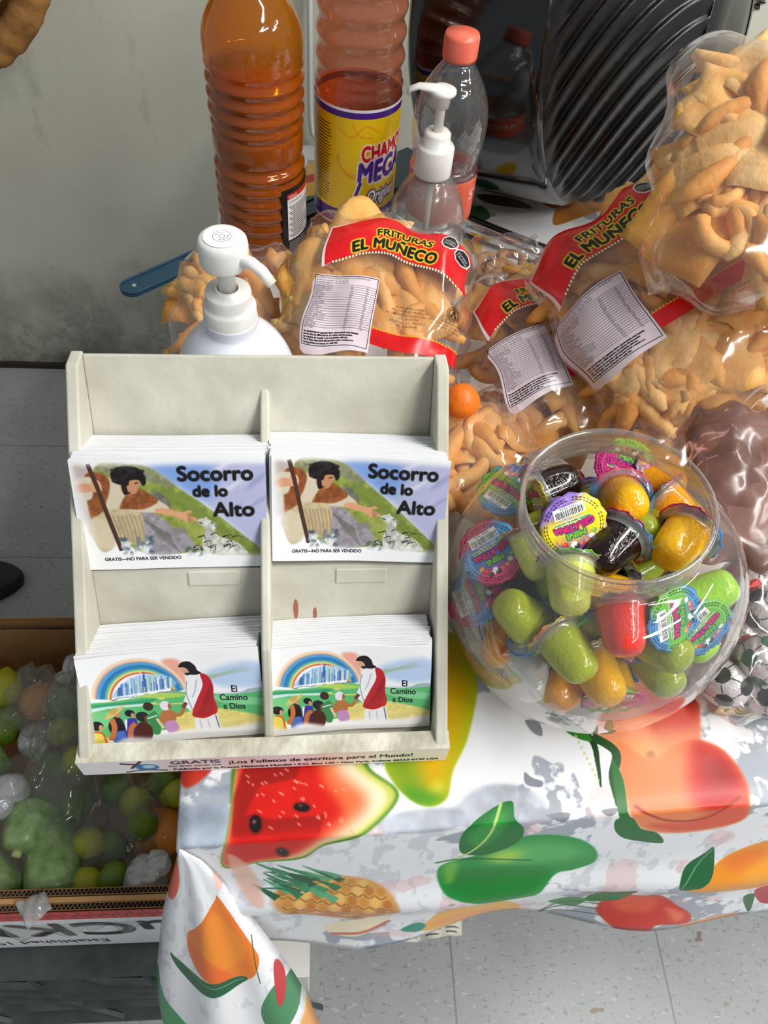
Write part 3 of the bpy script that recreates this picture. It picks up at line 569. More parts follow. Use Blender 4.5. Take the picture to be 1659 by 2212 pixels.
# marbled grey veins of the print, denser by the edge
nz1 = fbm(CH, CW, 90, 3); nz2 = fbm(CH, CW, 22, 8); tt = TB-np.arange(CH)[:, None]/SCL
edge = np.exp(-((tt-.0)/.06)**2)*.085*(tt > -.02)+.012
m1 = np.clip((nz1-.60+edge)*40, 0, 1)*np.clip((nz2-.42)*14, 0, 1); c.a[..., :3] = c.a[..., :3]*(1-m1[..., None]*.75)+rgb('8d94a1')*m1[..., None]*.75
nz3 = fbm(CH, CW, 60, 31); nz4 = fbm(CH, CW*2, 30, 12)[:, ::2]; m2 = np.clip((nz4-.60)*30, 0, 1)*(tt < .0)*.34; c.a[..., :3] = c.a[..., :3]*(1-m2[..., None])+rgb('a9adb8')*m2[..., None]
m3 = np.clip((nz3-.66)*40, 0, 1)*(tt < .02)*.35; c.a[..., :3] = c.a[..., :3]*(1-m3[..., None])+rgb('e3a7a7')*m3[..., None]
c.auto = True; P, Ln, E_ = c.poly, c.line, c.ell
P([(388, 1745), (440, 1738), (500, 1745), (495, 1815), (440, 1828), (388, 1830)], '9ba6b5', 2, .9, tex=.4); P([(420, 1690), (480, 1700), (540, 1660), (525, 1720), (470, 1725)], '9ba6b5', 2, .85, tex=.4)
P([(970, 1760), (1040, 1700), (1130, 1700), (1180, 1740), (1160, 1775), (1000, 1785)], 'a9b0bd', 2, .8, tex=.5); P([(820, 1770), (900, 1750), (1000, 1750), (980, 1790), (840, 1800)], 'aeb4c0', 2, .8, tex=.5)
for q in ([(1135, 1555), (1165, 1560), (1172, 1588), (1150, 1580)], [(1133, 1668), (1150, 1680), (1172, 1688), (1168, 1700), (1136, 1694)], [(1300, 1750), (1340, 1745), (1320, 1762)], [(1180, 1760), (1230, 1755), (1220, 1775)]): P(q, '7d828c', 0, .9)
# watermelon
P([(390, 1560), (500, 1560), (470, 1650), (395, 1700)], 'c8321f', 1, .95); P([(530, 1600), (495, 1780), (480, 1880), (560, 1868), (650, 1858), (700, 1828), (790, 1800), (862, 1718), (800, 1660), (760, 1600)], '3f7a1c', 1)
P([(540, 1600), (498, 1780), (484, 1878), (560, 1866), (650, 1854), (700, 1824), (786, 1796), (856, 1718), (795, 1664), (740, 1600)], 'c6cf5a', 2); P([(540, 1600), (499, 1780), (486, 1876), (560, 1864), (650, 1852), (696, 1822), (776, 1794), (838, 1722), (775, 1662), (720, 1600)], 'f4e9c6', 4)
P([(540, 1600), (500, 1780), (486, 1876), (560, 1862), (640, 1850), (690, 1818), (745, 1790), (795, 1728), (730, 1665), (690, 1600)], 'ee6a3c', 9, .95); P([(536, 1600), (500, 1780), (486, 1876), (560, 1862), (630, 1848), (690, 1805), (740, 1755), (700, 1690), (660, 1600)], 'cf1a12', 7, 1, tex=.15)
P([(535, 1640), (660, 1630), (640, 1680), (560, 1700), (530, 1760), (590, 1770), (700, 1760), (690, 1800), (500, 1808), (505, 1720)], '8e1713', 1, .75, smooth=False); P([(500, 1812), (700, 1790), (620, 1825), (520, 1838)], 'e21208', 4, .7)
for x, y, a, b_, rt in ((552, 1780, 13, 19, 0), (652, 1744, 17, 9, .1), (610, 1843, 13, 8, .3)): E_((x, y), a+4, b_+4, '7d120c', 1, .8, rt); E_((x, y), a, b_, '1b100e', 0, 1, rt); E_((x-3, y-4), a*.3, b_*.2, 'b98f88', 1, .8)
for k in range(40):
    x = 525+rng.random()*240; y = 1660+rng.random()*140
    if x+y < 2580: Ln([(x, y), (x+4+rng.random()*7, y+6)], 2, 'f0a08c', 0, .7)
# yellow mango beside the display
P([(900, 1380), (985, 1370), (1022, 1440), (1030, 1500), (1008, 1600), (978, 1665), (966, 1722), (935, 1742), (895, 1733), (850, 1690), (828, 1630), (840, 1500)], 'a8bf1c', 1); P([(900, 1380), (975, 1380), (1008, 1450), (1012, 1520), (985, 1620), (960, 1700), (930, 1720), (880, 1640), (860, 1500)], 'd9a806', 12, .95)
P([(830, 1560), (900, 1560), (900, 1650), (930, 1735), (880, 1728), (840, 1670)], '7c9a24', 10, .85); P([(870, 1700), (930, 1712), (962, 1715), (935, 1740), (890, 1732)], '4c9a2c', 6, .9); E_((945, 1700), 14, 10, 'e9de5c', 6, .9)
# peaches with stem and leaves
P([(1290, 1570), (1330, 1500), (1430, 1440), (1500, 1480), (1512, 1550), (1500, 1640), (1400, 1660), (1320, 1620)], 'e8906a', 2); P([(1410, 1500), (1460, 1450), (1508, 1500), (1508, 1560), (1480, 1570), (1400, 1570)], 'c02a20', 12, .9); P([(1330, 1610), (1400, 1600), (1460, 1640), (1390, 1655)], 'f3a25c', 9, .8)
P([(1335, 1600), (1400, 1640), (1480, 1600), (1545, 1610), (1590, 1650), (1618, 1710), (1612, 1765), (1540, 1790), (1440, 1800), (1375, 1780), (1345, 1700)], 'ea8450', 2); P([(1495, 1600), (1550, 1615), (1600, 1670), (1608, 1720), (1560, 1750), (1500, 1735), (1490, 1660)], 'b81414', 10, .95); P([(1520, 1640), (1570, 1650), (1585, 1690), (1540, 1700)], '8f1410', 10, .7)
P([(1560, 1745), (1612, 1720), (1614, 1765), (1540, 1788), (1450, 1795), (1400, 1780), (1480, 1775)], 'd9553c', 4, .9); Ln([(1370, 1740), (1440, 1772), (1530, 1765), (1600, 1720)], 4, '8c2418', 1, .8); E_((1405, 1630), 10, 8, '9c6a44', 1, .7)
Ln([(1190, 1545), (1240, 1570), (1280, 1600), (1292, 1650), (1298, 1700)], 16, '123d14', 0, 1, True); Ln([(1280, 1590), (1330, 1625), (1325, 1680), (1340, 1740)], 12, '184a18', 0, 1)
P([(1205, 1560), (1250, 1565), (1280, 1600), (1240, 1590)], '2c7a28', 0); P([(1322, 1640), (1345, 1680), (1355, 1740), (1365, 1780), (1345, 1780), (1330, 1720)], '1f6e2a', 0); P([(1332, 1770), (1365, 1765), (1385, 1790), (1420, 1800), (1432, 1822), (1380, 1818), (1345, 1810), (1328, 1792)], '1d6a2a', 0)
for k in range(9): E_((1245+k*6, 1590+k*12), 3, 4, 'c7d08a', 0, .8)
# green mango and leaf
P([(952, 1872), (1040, 1845), (1110, 1812), (1180, 1803), (1250, 1812), (1288, 1838), (1285, 1866), (1240, 1882), (1200, 1890), (1150, 1925), (1080, 1937), (1000, 1930), (953, 1915)], '1f9440', 1); P([(1060, 1850), (1130, 1820), (1240, 1825), (1260, 1850), (1180, 1865), (1090, 1870)], '5fbb62', 12, .8)
P([(1050, 1850), (1110, 1835), (1130, 1850), (1080, 1866)], 'c2e04a', 10, .8); P([(960, 1890), (1050, 1875), (1190, 1880), (1140, 1920), (1060, 1932), (970, 1918)], '0f7a26', 9, .85); P([(960, 1870), (990, 1865), (980, 1900), (962, 1905)], '8cc63c', 4, .7)
P([(993, 1838), (1000, 1800), (1050, 1755), (1103, 1730), (1112, 1765), (1132, 1790), (1118, 1820), (1060, 1845), (1015, 1848)], '14702a', 0); P([(1010, 1810), (1060, 1765), (1095, 1745), (1090, 1790), (1040, 1830)], '2f9c3c', 5, .8); Ln([(940, 1866), (1010, 1845), (1060, 1800), (1082, 1735)], 4, 'b9d070', 0)
Ln([(940, 1866), (1010, 1856), (1150, 1860)], 3, '0f4a1c', 1)
# orange mango, right
P([(1480, 1897), (1530, 1862), (1590, 1832), (1670, 1812), (1760, 1830), (1780, 1890), (1680, 1905)], 'f0982c', 1); P([(1600, 1840), (1670, 1825), (1740, 1850), (1690, 1890), (1600, 1885)], 'f6a83c', 9, .8); P([(1560, 1850), (1640, 1822), (1660, 1835), (1580, 1862)], 'e86a2c', 9, .6)
P([(1458, 1893), (1475, 1865), (1520, 1840), (1541, 1828), (1535, 1862), (1505, 1885)], '23663a', 0); Ln([(1462, 1890), (1538, 1832)], 2, '6fae7a', 0)
# red plums with leaf, strawberry, small fruits on the drape
P([(1290, 1965), (1330, 1930), (1380, 1925), (1420, 1918), (1455, 1935), (1480, 1948), (1476, 1968), (1410, 1972), (1385, 1992), (1340, 1994), (1300, 1980)], 'd23420', 1); P([(1330, 1935), (1410, 1925), (1400, 1950), (1330, 1960)], 'ee6a44', 6, .7); P([(1430, 1940), (1470, 1950), (1450, 1965)], 'f0825a', 4, .8)
P([(1265, 1958), (1300, 1930), (1370, 1905), (1350, 1935), (1310, 1950)], '2c7a3c', 0); P([(1190, 1975), (1230, 1958), (1270, 1955), (1240, 1975)], '3f8a4a', 0, .9)
for y in (1958, 1966, 1975): Ln([(1170, 2003), (1220, y+12), (1300, y)], 3, '3a5a34', 0, .8)
P([(912, 2012), (950, 1972), (1010, 1954), (1070, 1958), (1118, 1980), (1130, 2000), (1110, 2012), (1000, 2018)], 'efb44a', 1); P([(930, 2006), (980, 1985), (1080, 1990), (1060, 2010)], 'ee8f5a', 6, .6); P([(865, 2005), (900, 1992), (920, 2000), (905, 2012)], '2c8f7a', 1)
P([(1400, 1990), (1500, 1965), (1590, 1962), (1560, 1975), (1420, 1998)], 'f0a85c', 2, .9); P([(1624, 1915), (1640, 1905), (1665, 1908), (1680, 1940), (1640, 1942)], 'b5343c', 0); P([(1600, 1925), (1625, 1920), (1620, 1950), (1610, 1958)], '2f6a38', 0)
# pineapple and cut fruit
P([(590, 1935), (640, 1905), (720, 1895), (790, 1900), (845, 1925), (862, 1950), (840, 1968), (760, 1985), (680, 1985), (610, 1960)], 'd9a05a', 2, 1, tex=.2); P([(640, 1950), (760, 1945), (850, 1950), (800, 1978), (690, 1984)], 'e89a7c', 6, .8)
for j in range(6):
    for i in range(11):
        x = 610+i*25+(j % 2)*12; y = 1902+j*14+i*.8
        if ((x-730)/135)**2+((y-1942)/42)**2 < .93: E_((x, y), 10, 6, ['c88a3a', 'e9c068', 'b8702c'][(i+j) % 3], 1, .8); Ln([(x-12, y+5), (x, y+9), (x+12, y+5)], 2, '5f4a1e', 0, .7)
for k in range(28):
    x = 560+rng.random()*150; y = 1885+rng.random()*45; Ln([(x+30, y+10), (x, y), (x-25-rng.random()*30, y-18+rng.random()*20)], 13, ['2f7a52', '5aa87c', '1f5a3c', '3f8f62'][k % 4], 0, .95, True)
P([(700, 2008), (760, 1988), (820, 1978), (840, 1985), (780, 2015), (720, 2022)], 'f2e6c8', 1); Ln([(715, 2022), (790, 2008), (842, 1986)], 8, 'c7604c', 1, .8); P([(490, 1850), (540, 1880), (570, 1950), (520, 1930)], 'ecb9a4', 2, .8)
# prints farther back on the table top
for q, cl in (([(1010, 450), (1040, 445), (1060, 468), (1030, 480), (1000, 470)], '3f6a44'), ([(1195, 485), (1215, 430), (1290, 415), (1330, 440), (1250, 470)], 'b5712c'), ([(1160, 430), (1215, 428), (1200, 450)], 'b52a22'), ([(1325, 398), (1370, 392), (1365, 415), (1330, 415)], 'c23a2a'), ([(1000, 520), (1040, 525), (1030, 560), (1000, 560)], 'e8b81c'), ([(660, 360), (690, 350), (700, 400), (660, 400)], 'ddb15c'), ([(650, 385), (700, 375), (700, 395), (660, 400)], 'c8402c'), ([(655, 400), (700, 395), (700, 425), (660, 425)], 'e9b040'), ([(655, 428), (705, 425), (705, 460), (655, 455)], '2f7a44'), ([(1370, 400), (1420, 370), (1425, 395)], '4c7a3c'), ([(1030, 420), (1100, 425), (1150, 450), (1060, 440)], '4a3a34')): P(q, cl, 1)
IM_CLOTH = c.image('tablecloth_print'); del c.a
# corner fold: its own sheet, (a, b) across and down
FL = [(1835, 386), (1880, 374), (1950, 355), (2000, 347), (2100, 338), (2150, 340), (2200, 350), (2270, 384)]; FR = [(1835, 394), (1860, 440), (1900, 478), (1950, 522), (2000, 561), (2050, 599), (2100, 635), (2150, 665), (2212, 691), (2270, 702)]
fl = lambda y: np.interp(y, [p[0] for p in FL], [p[1] for p in FL]); fr = lambda y: np.interp(y, [p[0] for p in FR], [p[1] for p in FR])
c = Cv(900, 1200, 'f1f2f5'); c.auto = True; c.fn = lambda p: np.array([(p[0]-fl(p[1]))/(fr(p[1])-fl(p[1]))*900, (p[1]-1835)/435*1200]); P, Ln, E_ = c.poly, c.line, c.ell
m2 = np.clip((fbm(1200, 900, 60, 77)-.62)*30, 0, 1)*.35; c.a[..., :3] = c.a[..., :3]*(1-m2[..., None])+rgb('b9bcc9')*m2[..., None]
P([(405, 1975), (420, 1960), (462, 1920), (475, 1918), (545, 2005), (558, 2030), (545, 2050), (520, 2052), (440, 2040), (410, 2010)], 'ee7d1c', 1); P([(450, 1940), (480, 1950), (530, 2010), (480, 2030), (440, 2000)], 'f6941e', 9, .8); P([(405, 1985), (440, 2000), (500, 2045), (440, 2038)], 'f2601c', 7, .6)
P([(370, 2015), (420, 2040), (530, 2050), (500, 2064), (430, 2066), (390, 2045)], '17603a', 1); Ln([(375, 2018), (440, 2050), (525, 2053)], 3, '7fb890', 0); Ln([(542, 1990), (550, 2030), (560, 2062)], 7, '4a5a2c', 0)
P([(340, 2080), (360, 2110), (425, 2165), (420, 2190), (365, 2202), (345, 2190), (325, 2150)], '2c9a58', 1); P([(562, 2100), (590, 2075), (640, 2100), (650, 2130), (600, 2146), (568, 2130)], '4a8a5c', 1); P([(590, 2050), (615, 2080), (610, 2105), (596, 2100)], 'c23a3c', 1); P([(575, 2105), (600, 2120), (640, 2115), (610, 2138)], '7fb08a', 4, .7)
P([(500, 2195), (600, 2180), (640, 2160), (680, 2150), (720, 2260), (540, 2270)], 'f0b85a', 2); P([(640, 2165), (690, 2165), (690, 2230), (650, 2220)], 'e89a5c', 6, .6); P([(340, 1915), (362, 1850), (382, 1850), (388, 1890), (375, 1920), (355, 1925)], 'f0603a', 2); P([(455, 1860), (490, 1890), (470, 1905)], 'f3c0b0', 2, .8)
for k in range(7): E_((440+k*9, 2120+(k % 3)*14), 12, 7, 'efc7c2', 4, .5)
IM_FOLD = c.image('tablecloth_fold_print')
M_CLOTH = imgmat('printed_vinyl', IM_CLOTH, .34, bump=.08, bscale=45); M_FOLD = imgmat('printed_vinyl_fold', IM_FOLD, .32, bump=.06, bscale=30)
M_CLOTH.node_tree.nodes['Principled BSDF'].inputs['Specular IOR Level'].default_value = .32
def cloth():
    S = [-.05, -.012, -.003]+list(np.linspace(0, 1.08, 110)); Tt = list(np.linspace(.84, .02, 60))+[.012, .006, .002, 0, -.003, -.008]+list(np.linspace(-.016, -.205, 26)); V = []; UV = []
    def pt(s, t):
        se = max(s, 0); dz = 0; p = TO+TU*se
        if t >= 0:
            p = p+TW*t; p[2] += .0012*math.sin(se*40+t*9)*math.sin(t*31)*min(t/.05, 1); p[2] += .0009*math.exp(-((t-.012-.002*math.sin(se*17))/.0025)**2) if se > .02 else 0
            if t < .008: p[2] -= .0020*(1-t/.008)**2
        else:
            k = -t/.2; p = p+DD*(-t); wv = .010*math.sin(se*15+1.2)*k*k+.006*math.sin(se*31+k*3)*k*k; cr = .008*math.exp(-((k-.48-.12*math.sin(se*5+.4))/.10)**2)
            p = p-DN*(-1)*(wv+cr)*1.0; p[2] -= .0020*math.exp(t/.006)
            if se < .12: p = p-DN*.02*(1-se/.12)*k
        if s < 0: p[2] -= (-s-.0)*3.2; p[0] -= .0025*min(-s/.003, 1)
        return p
    for t in Tt:
        for s in S: V.append(pt(s, t)); UV.append(((max(s, SL)-SL)*SCL/CW, 1-(TB-t)*SCL/CH))
    ns = len(S); Fc = [(j*ns+i, (j+1)*ns+i, (j+1)*ns+i+1, j*ns+i+1) for j in range(len(Tt)-1) for i in range(ns-1)]; mi = [0]*len(Fc); n0 = len(V); na, nb = 33, 40
    for j in range(nb):
        b = j/(nb-1); py = 1835+b*435; z = .759-.345*b*435/377
        A = onz(fl(py), py, z); B = onz(fr(py), py, z+.02*b); wd = np.linalg.norm(B-A)
        for i in range(na):
            a = i/(na-1); p = A+(B-A)*a; bul = math.sqrt(max(1-(2*a-1)**2, 0)); p = p+np.array([.1, -.85, .25])*wd*.30*bul+np.array([0, -1, .3])*.006*math.sin(a*14+b*3)*b*bul
            V.append(p); UV.append((a, 1-b))
    Fc += [(n0+j*na+i, n0+(j+1)*na+i, n0+(j+1)*na+i+1, n0+j*na+i+1) for j in range(nb-1) for i in range(na-1)]; mi += [1]*((nb-1)*(na-1))
    o = mesh('tablecloth', V, Fc, [M_CLOTH, M_FOLD], uv=UV, mi=mi); m = o.modifiers.new('s', 'SOLIDIFY'); m.thickness = .0008; m.offset = -1
    return tag(o, 'shiny vinyl tablecloth printed with watermelon, mangoes, peaches and pineapple draped over the table', 'tablecloth')
cloth()
M_STEEL = mat('grey_steel', '8a8c8e', .35, 1); M_WHITEP = mat('white_plastic_top', 'dadad6', .5)
def tb(s0, s1, t0, t1, z0, z1):
    V = []
    for z in (z0, z1):
        for t in (t0, t1):
            for s in (s0, s1): p = TO+TU*s+TW*t; V.append((p[0], p[1], z))
    return V, boxg(0, 1, 0, 1, 0, 1)[1]
t = thing('folding_table', 'white folding table under the fruit print tablecloth', 'table', (0, 0, 0))
mesh('table_top', *tb(.004, 1.07, .006, .835, .722, .7585), M_WHITEP, t, smooth=False)
for s_, t_ in ((.40, .12), (.95, .12), (.10, .72), (.95, .72)):
    p = TO+TU*s_+TW*t_; mesh('leg', *tube([(p[0], p[1], 0), (p[0], p[1], .722)], .014, 14), M_STEEL, t)
# ------------------------------------------------------------------ cardboard display of booklets
HP = onz(190, 1672, ZT); HQ = onz(958, 1640, ZT); HX = nz([HQ[0]-HP[0], HQ[1]-HP[1], 0]); HY = np.array([-HX[1], HX[0], 0]); HW = .2385
HM = frame(HP, HX, HY, (0, 0, 1))
M_CARD = mat('white_cardboard', 'dad8cb', .85, col2='aaa592', vscale=17, var=-.1, bump=.6, bscale=45, det=10); M_LIP = imgmat('printed_lip', IM_LIP, .6, bump=.1, bscale=120); M_TORN = mat('torn_cardboard', 'dfdccd', .9, col2='a8a28e', vscale=40, var=.2, bump=1., bscale=130, det=6)
AN = math.radians(63); S2 = np.array([math.cos(AN), math.sin(AN)]); B2 = np.array([S2[1], -S2[0]])
def yz(p): d = p-HP; return np.array([math.hypot(*(d@HY,)) if False else d@HY, d[2]])
T1 = np.array([.017, .009])                    # foot of the lower covers
T1B = T1+B2*.039; RT = T1B+S2*.124-S2*0          # riser behind the lower stack
T2 = T1B+S2*.112; T2B = T2+B2*.047; BT = T2B+S2*.128
disp = thing('booklet_display', 'worn white cardboard countertop display with two columns and two tiers of booklets', 'display rack', M=HM)
def prism(poly, x0, x1):
    n = len(poly); V = [(x0, y, z) for y, z in poly]+[(x1, y, z) for y, z in poly]; return V, [tuple(range(n))[::-1], tuple(range(n, 2*n))]+[(i, (i+1) % n, n+(i+1) % n, n+i) for i in range(n)]
side = [(.0, .004), (.000, .024), (.006, .030), tuple(BT+np.array([-.012, .003])), tuple(BT+np.array([.004, .0])), (BT[0]+.004, .002)]
for nm, x0, x1 in (('side_panel', 0, .0075), ('side_panel', HW-.0085, HW-.0005)): bevel(mesh(nm, *prism(side, x0, x1), M_CARD, disp, smooth=False), .0012, 2)
def slab(p0, p1, th, x0=.0075, x1=HW-.0085, nrm=None):
    d = nz(p1-p0); n_ = np.array([d[1], -d[0]]); return prism([tuple(p0), tuple(p1), tuple(p1+n_*th), tuple(p0+n_*th)], x0, x1)
bevel(mesh('back_panel', *slab(T2B-S2*.02, BT, .004), M_CARD, disp, smooth=False), .001)
RP_ = bevel(mesh('riser_panel', *slab(T1B-S2*.005, T1B+S2*.111, .0025), M_CARD, disp, smooth=False), .0006)
mesh('shelf', *slab(T1B+S2*.109, T2B, -.002), M_CARD, disp, smooth=False)
mesh('pocket_floor', *prism([(.004, .003), (.004, .008), (.05, .008), (.05, .003)], .0075, HW-.0085), M_CARD, disp, smooth=False)
for xx in (.068, .165): bevel(mesh('tab', *prism([tuple(T1B+S2*.0985-B2*.0010), tuple(T1B+S2*.1095-B2*.0010), tuple(T1B+S2*.1095+B2*.0005), tuple(T1B+S2*.0985+B2*.0005)], xx, xx+.034), M_CARD, RP_, smooth=False), .0008)
xd = .1195
dv = [(.008, .009)]+[(.012, .022)]+[tuple(T1+S2*.075-B2*.003), tuple(T2+S2*.03-B2*.004), tuple(T2B+S2*.098-B2*.004), tuple(T2B+S2*.107+B2*.000), tuple(T2B+S2*.104+B2*.002), (T2B[0]+.03, .01)]
bevel(mesh('divider', *prism(dv, xd-.003, xd+.003), M_CARD, disp, smooth=False), .0028, 4)
# front lip: torn ledge on top, printed face below
V = [(-.002, -.001, .001), (HW+.001, -.001, .001), (HW+.001, -.001, .0255), (-.002, -.001, .0255), (HW+.001, .011, .0265), (-.002, .011, .0265), (HW+.001, .012, .003), (-.002, .012, .003)]
UVL = [(0, 0), (1, 0), (1, 1), (0, 1), (1, 1), (0, 1), (1, 0), (0, 0)]
o = mesh('front_lip', V, [(0, 1, 2, 3), (3, 2, 4, 5), (5, 4, 6, 7), (0, 7, 6, 1), (0, 3, 5, 7), (1, 6, 4, 2)], [M_LIP, M_TORN, M_CARD], disp, smooth=False, uv=UVL, mi=[0, 1, 2, 2, 2, 2]); o['label'] = 'front lip with printed text and torn top edge'
# old rusty drips on the riser
g = []
for xx, ss, hh, rr in ((.138, .078, .016, .0016), (.1385, .060, .004, .0022), (.151, .074, .010, .0012), (.1525, .060, .003, .0015)):
    q = T1B+S2*ss-B2*.0003; n_ = 14; V = [(xx+rr*math.cos(k/n_*6.283), q[0]-S2[0]*0+S2[0]*hh*.5*math.sin(k/n_*6.283), q[1]+S2[1]*hh*.5*math.sin(k/n_*6.283)) for k in range(n_)]; g.append((V, [tuple(range(n_))]))
o = mesh('drip_stain', *cat_geo(*g), mat('rust_stain', 'a8604a', .8), RP_, smooth=False); o['label'] = 'reddish drip stains'
# booklets
M_PAPER = mat('paper_edge', 'eceef3', .7); M_HELP = imgmat('cover_shepherd', IM_HELP, .3, coat=.15); M_WAY = imgmat('cover_road', IM_WAY, .3, coat=.15)
def booklet_mesh(bw, bh, m_cover, bend, th=.00145, seed=0):
    nu, nv = 25, 9; r = random.Random(seed); V = []; UV = []; a1, a2 = bend
    for side_ in (0, 1):
        for j in range(nv):
            for i in range(nu):
                u, v = i/(nu-1), j/(nv-1); off = a1*math.sin(u*math.pi*1.25+.4)*(.35+.65*v)+a2*(1-u)**3*(1.2-.9*v)+.0003*math.sin(u*9+seed)
                V.append(((u)*bw, -off+(th if side_ else 0), v*bh)); UV.append((u, v))
    g = lambda s_, j, i: s_*nu*nv+j*nu+i; Fc = []; mi = []
    for j in range(nv-1):
        for i in range(nu-1): Fc += [(g(0, j, i), g(0, j, i+1), g(0, j+1, i+1), g(0, j+1, i)), (g(1, j, i+1), g(1, j, i), g(1, j+1, i), g(1, j+1, i+1))]; mi += [0, 1]
    for i in range(nu-1): Fc += [(g(0, nv-1, i), g(0, nv-1, i+1), g(1, nv-1, i+1), g(1, nv-1, i)), (g(1, 0, i), g(1, 0, i+1), g(0, 0, i+1), g(0, 0, i))]; mi += [1, 1]
    for j in range(nv-1): Fc += [(g(1, j, 0), g(0, j, 0), g(0, j+1, 0), g(1, j+1, 0)), (g(0, j, nu-1), g(1, j, nu-1), g(1, j+1, nu-1), g(0, j+1, nu-1))]; mi += [1, 1]
    return V, Fc, UV, mi
def stack(foot, x0, bw, bh, n, m_cover, bend, lab, where, dx=0, th=.0018, rt=0.):
    src = {}
    for k in range(n):
        bd = bend if k == 0 else (bend[0]*.55, bend[1]*max(0, .35-k*.05)); key = min(k, 4)
        if key not in src:
            V, Fc, UV, mi = booklet_mesh(bw, bh, m_cover, bd, th*.66, k); o = mesh('booklet', V, Fc, [m_cover, M_PAPER], uv=UV, mi=mi, smooth=False); src[key] = o
        else: o = src[key].copy(); COL.objects.link(o)
        p = foot+B2*(k*th)+S2*(.0003*rng.standard_normal()-k*.0001); jx = .0006*rng.standard_normal()+dx*k
        L_ = frame((x0+jx, p[0], p[1]), (1, 0, 0), (0, B2[0], B2[1]), (0, S2[0], S2[1])) @ frame((0, 0, -bw*math.sin(rt)*(1 if rt > 0 else 0)*.6), (math.cos(rt), 0, math.sin(rt)), (0, 1, 0), (-math.sin(rt), 0, math.cos(rt))); o.matrix_world = Matrix((HM @ L_).tolist())
        if k == 0: tag(o, lab+', front one '+where, 'booklet', 'booklets in the cardboard display')
        else: tag(o, 'white page edges of a booklet behind the front one '+where, 'booklet', 'booklets stacked behind the front one '+where)
BW, BH = .1165, .0765
stack(T2-B2*.0005+S2*.001, .0035, BW, BH, 17, M_HELP, (.0012, .001), 'Socorro de lo Alto booklet with shepherd and lamb', 'in the upper left slot', .0002, .0026)
stack(T2-B2*.0005+S2*.004, .1225, BW-.005, BH-.002, 17, M_HELP, (-.0035, .0), 'wavy Socorro de lo Alto booklet', 'in the upper right slot', -.0001, .0027, -.02)
stack(T1+S2*.002, .0045, BW-.003, BH-.004, 15, M_WAY, (-.0015, .008), 'curling El Camino a Dios booklet with rainbow', 'in the lower left slot', .0001, .0025, .055)
stack(T1+S2*.004, .1225, BW-.009, BH-.007, 15, M_WAY, (-.0035, .001), 'El Camino a Dios booklet with rainbow', 'in the lower right slot', 0, .0025, .045)
# ------------------------------------------------------------------ bottles
def zat(x, y, py):
    lo, hi = -.5, 1.27
    for _ in range(50):
        m_ = (lo+hi)/2
        if proj((x, y, m_))[1] > py: lo = m_
        else: hi = m_
    return m_
def pxprof(b, L_): # list of (py, width px) -> (radius, height above base)
    out = []
    for py, wd in L_:
        z = zat(b[0], b[1], py); q = proj((b[0], b[1], z)); out.append((wd*q[2]/F/2, z-b[2]))
    return out
def lath(name, prof, m, parent, n=64, smooth=True, cap=(True, True), rot=0., uvwrap=None):
    V, Fc = lathe(prof, n)
    if cap[0]: Fc.append(tuple(range(n-1, -1, -1)))
    if cap[1]: Fc.append(tuple((len(prof)-1)*n+k for k in range(n)))
    return mesh(name, V, Fc, m, parent, smooth)
def label_shell(name, r, z0, z1, a0, a1, img, parent, m=None, n=60, lab=None):
    """printed sleeve from angle a0 to a1 (degrees, increasing to the right as seen from the front)"""
    V = []; UV = []
    for z, v in ((z0, 0), ((z0+z1)/2, .5), (z1, 1)):
        for k in range(n+1): t = math.radians(a0+(a1-a0)*k/n); V.append((r*math.sin(t), -r*math.cos(t), z)); UV.append((k/n, v))
    Fc = [(j*(n+1)+k, j*(n+1)+k+1, (j+1)*(n+1)+k+1, (j+1)*(n+1)+k) for j in range(2) for k in range(n)]
    o = mesh(name, V, Fc, m if m else imgmat(name, img, .3, coat=.2), parent, uv=UV)
    if lab: o['label'] = lab
    return o
PET = film('clear_pet', 'f4f7f8', .05, .8, .05, .0, haze=.015)
PETA = film('sauce_stained_pet', 'f0b458', .05, .7, .06, .25, 30, haze=.20, hazecol='d88a20', dist=.002)
PETR = film('pink_stained_pet', 'f0c4ae', .05, .7, .06, .2, 30, haze=.16, hazecol='cc7c5c', dist=.002)
def liquid(name, col, col2, rough=.12): return mat(name, col, rough, coat=.9, col2=col2, vscale=20, var=.2)
# hot sauce bottle
bp = onz(573, 545, ZT); t = thing('sauce_bottle', 'large ribbed bottle of orange red hot sauce, leftmost of the tall bottles', 'bottle', bp)
rib = lambda z, a=.0011, p=.0125: a*math.cos(z/p*2*math.pi)
prof = [(.030, 0), (.041, .002), (.0435, .008)]
for k in range(120):
    z = .012+k*.0016; r_ = .0438+rib(z, .0013, .0135)*(0 if .118 < z < .142 else 1)-.0022*math.exp(-((z-.116)/.006)**2)-.0015*math.exp(-((z-.146)/.005)**2); prof.append((r_, z))
zt_ = prof[-1][1]; top = [(.0445, zt_+.004), (.0445, zt_+.018), (.042, zt_+.030), (.036, zt_+.042), (.026, zt_+.056), (.019, zt_+.068), (.015, zt_+.082), (.0145, zt_+.095)]
liq = [(r_-.0006, z) for r_, z in prof if z <= .190]; liq.append((.0, .190))
lath('hot_sauce', [(0, .001)]+liq, liquid('hot_sauce', '8c2203', 'a22e05'), t, cap=(0, 0))['label'] = 'orange red sauce filling the bottle'
SHL = lath('bottle_shell', [(p_[0], p_[1]) for p_ in prof]+list(smoothprof(top)), PETA, t, cap=(1, 0))
lath('cap', [(.0165, zt_+.094), (.0165, zt_+.112), (.015, zt_+.114)], mat('black_cap', '1a1a1a', .4), t)
label_shell('label', .0456, .018, .098, 30, 104, IM_HOT, SHL, lab='black and white ingredients label')
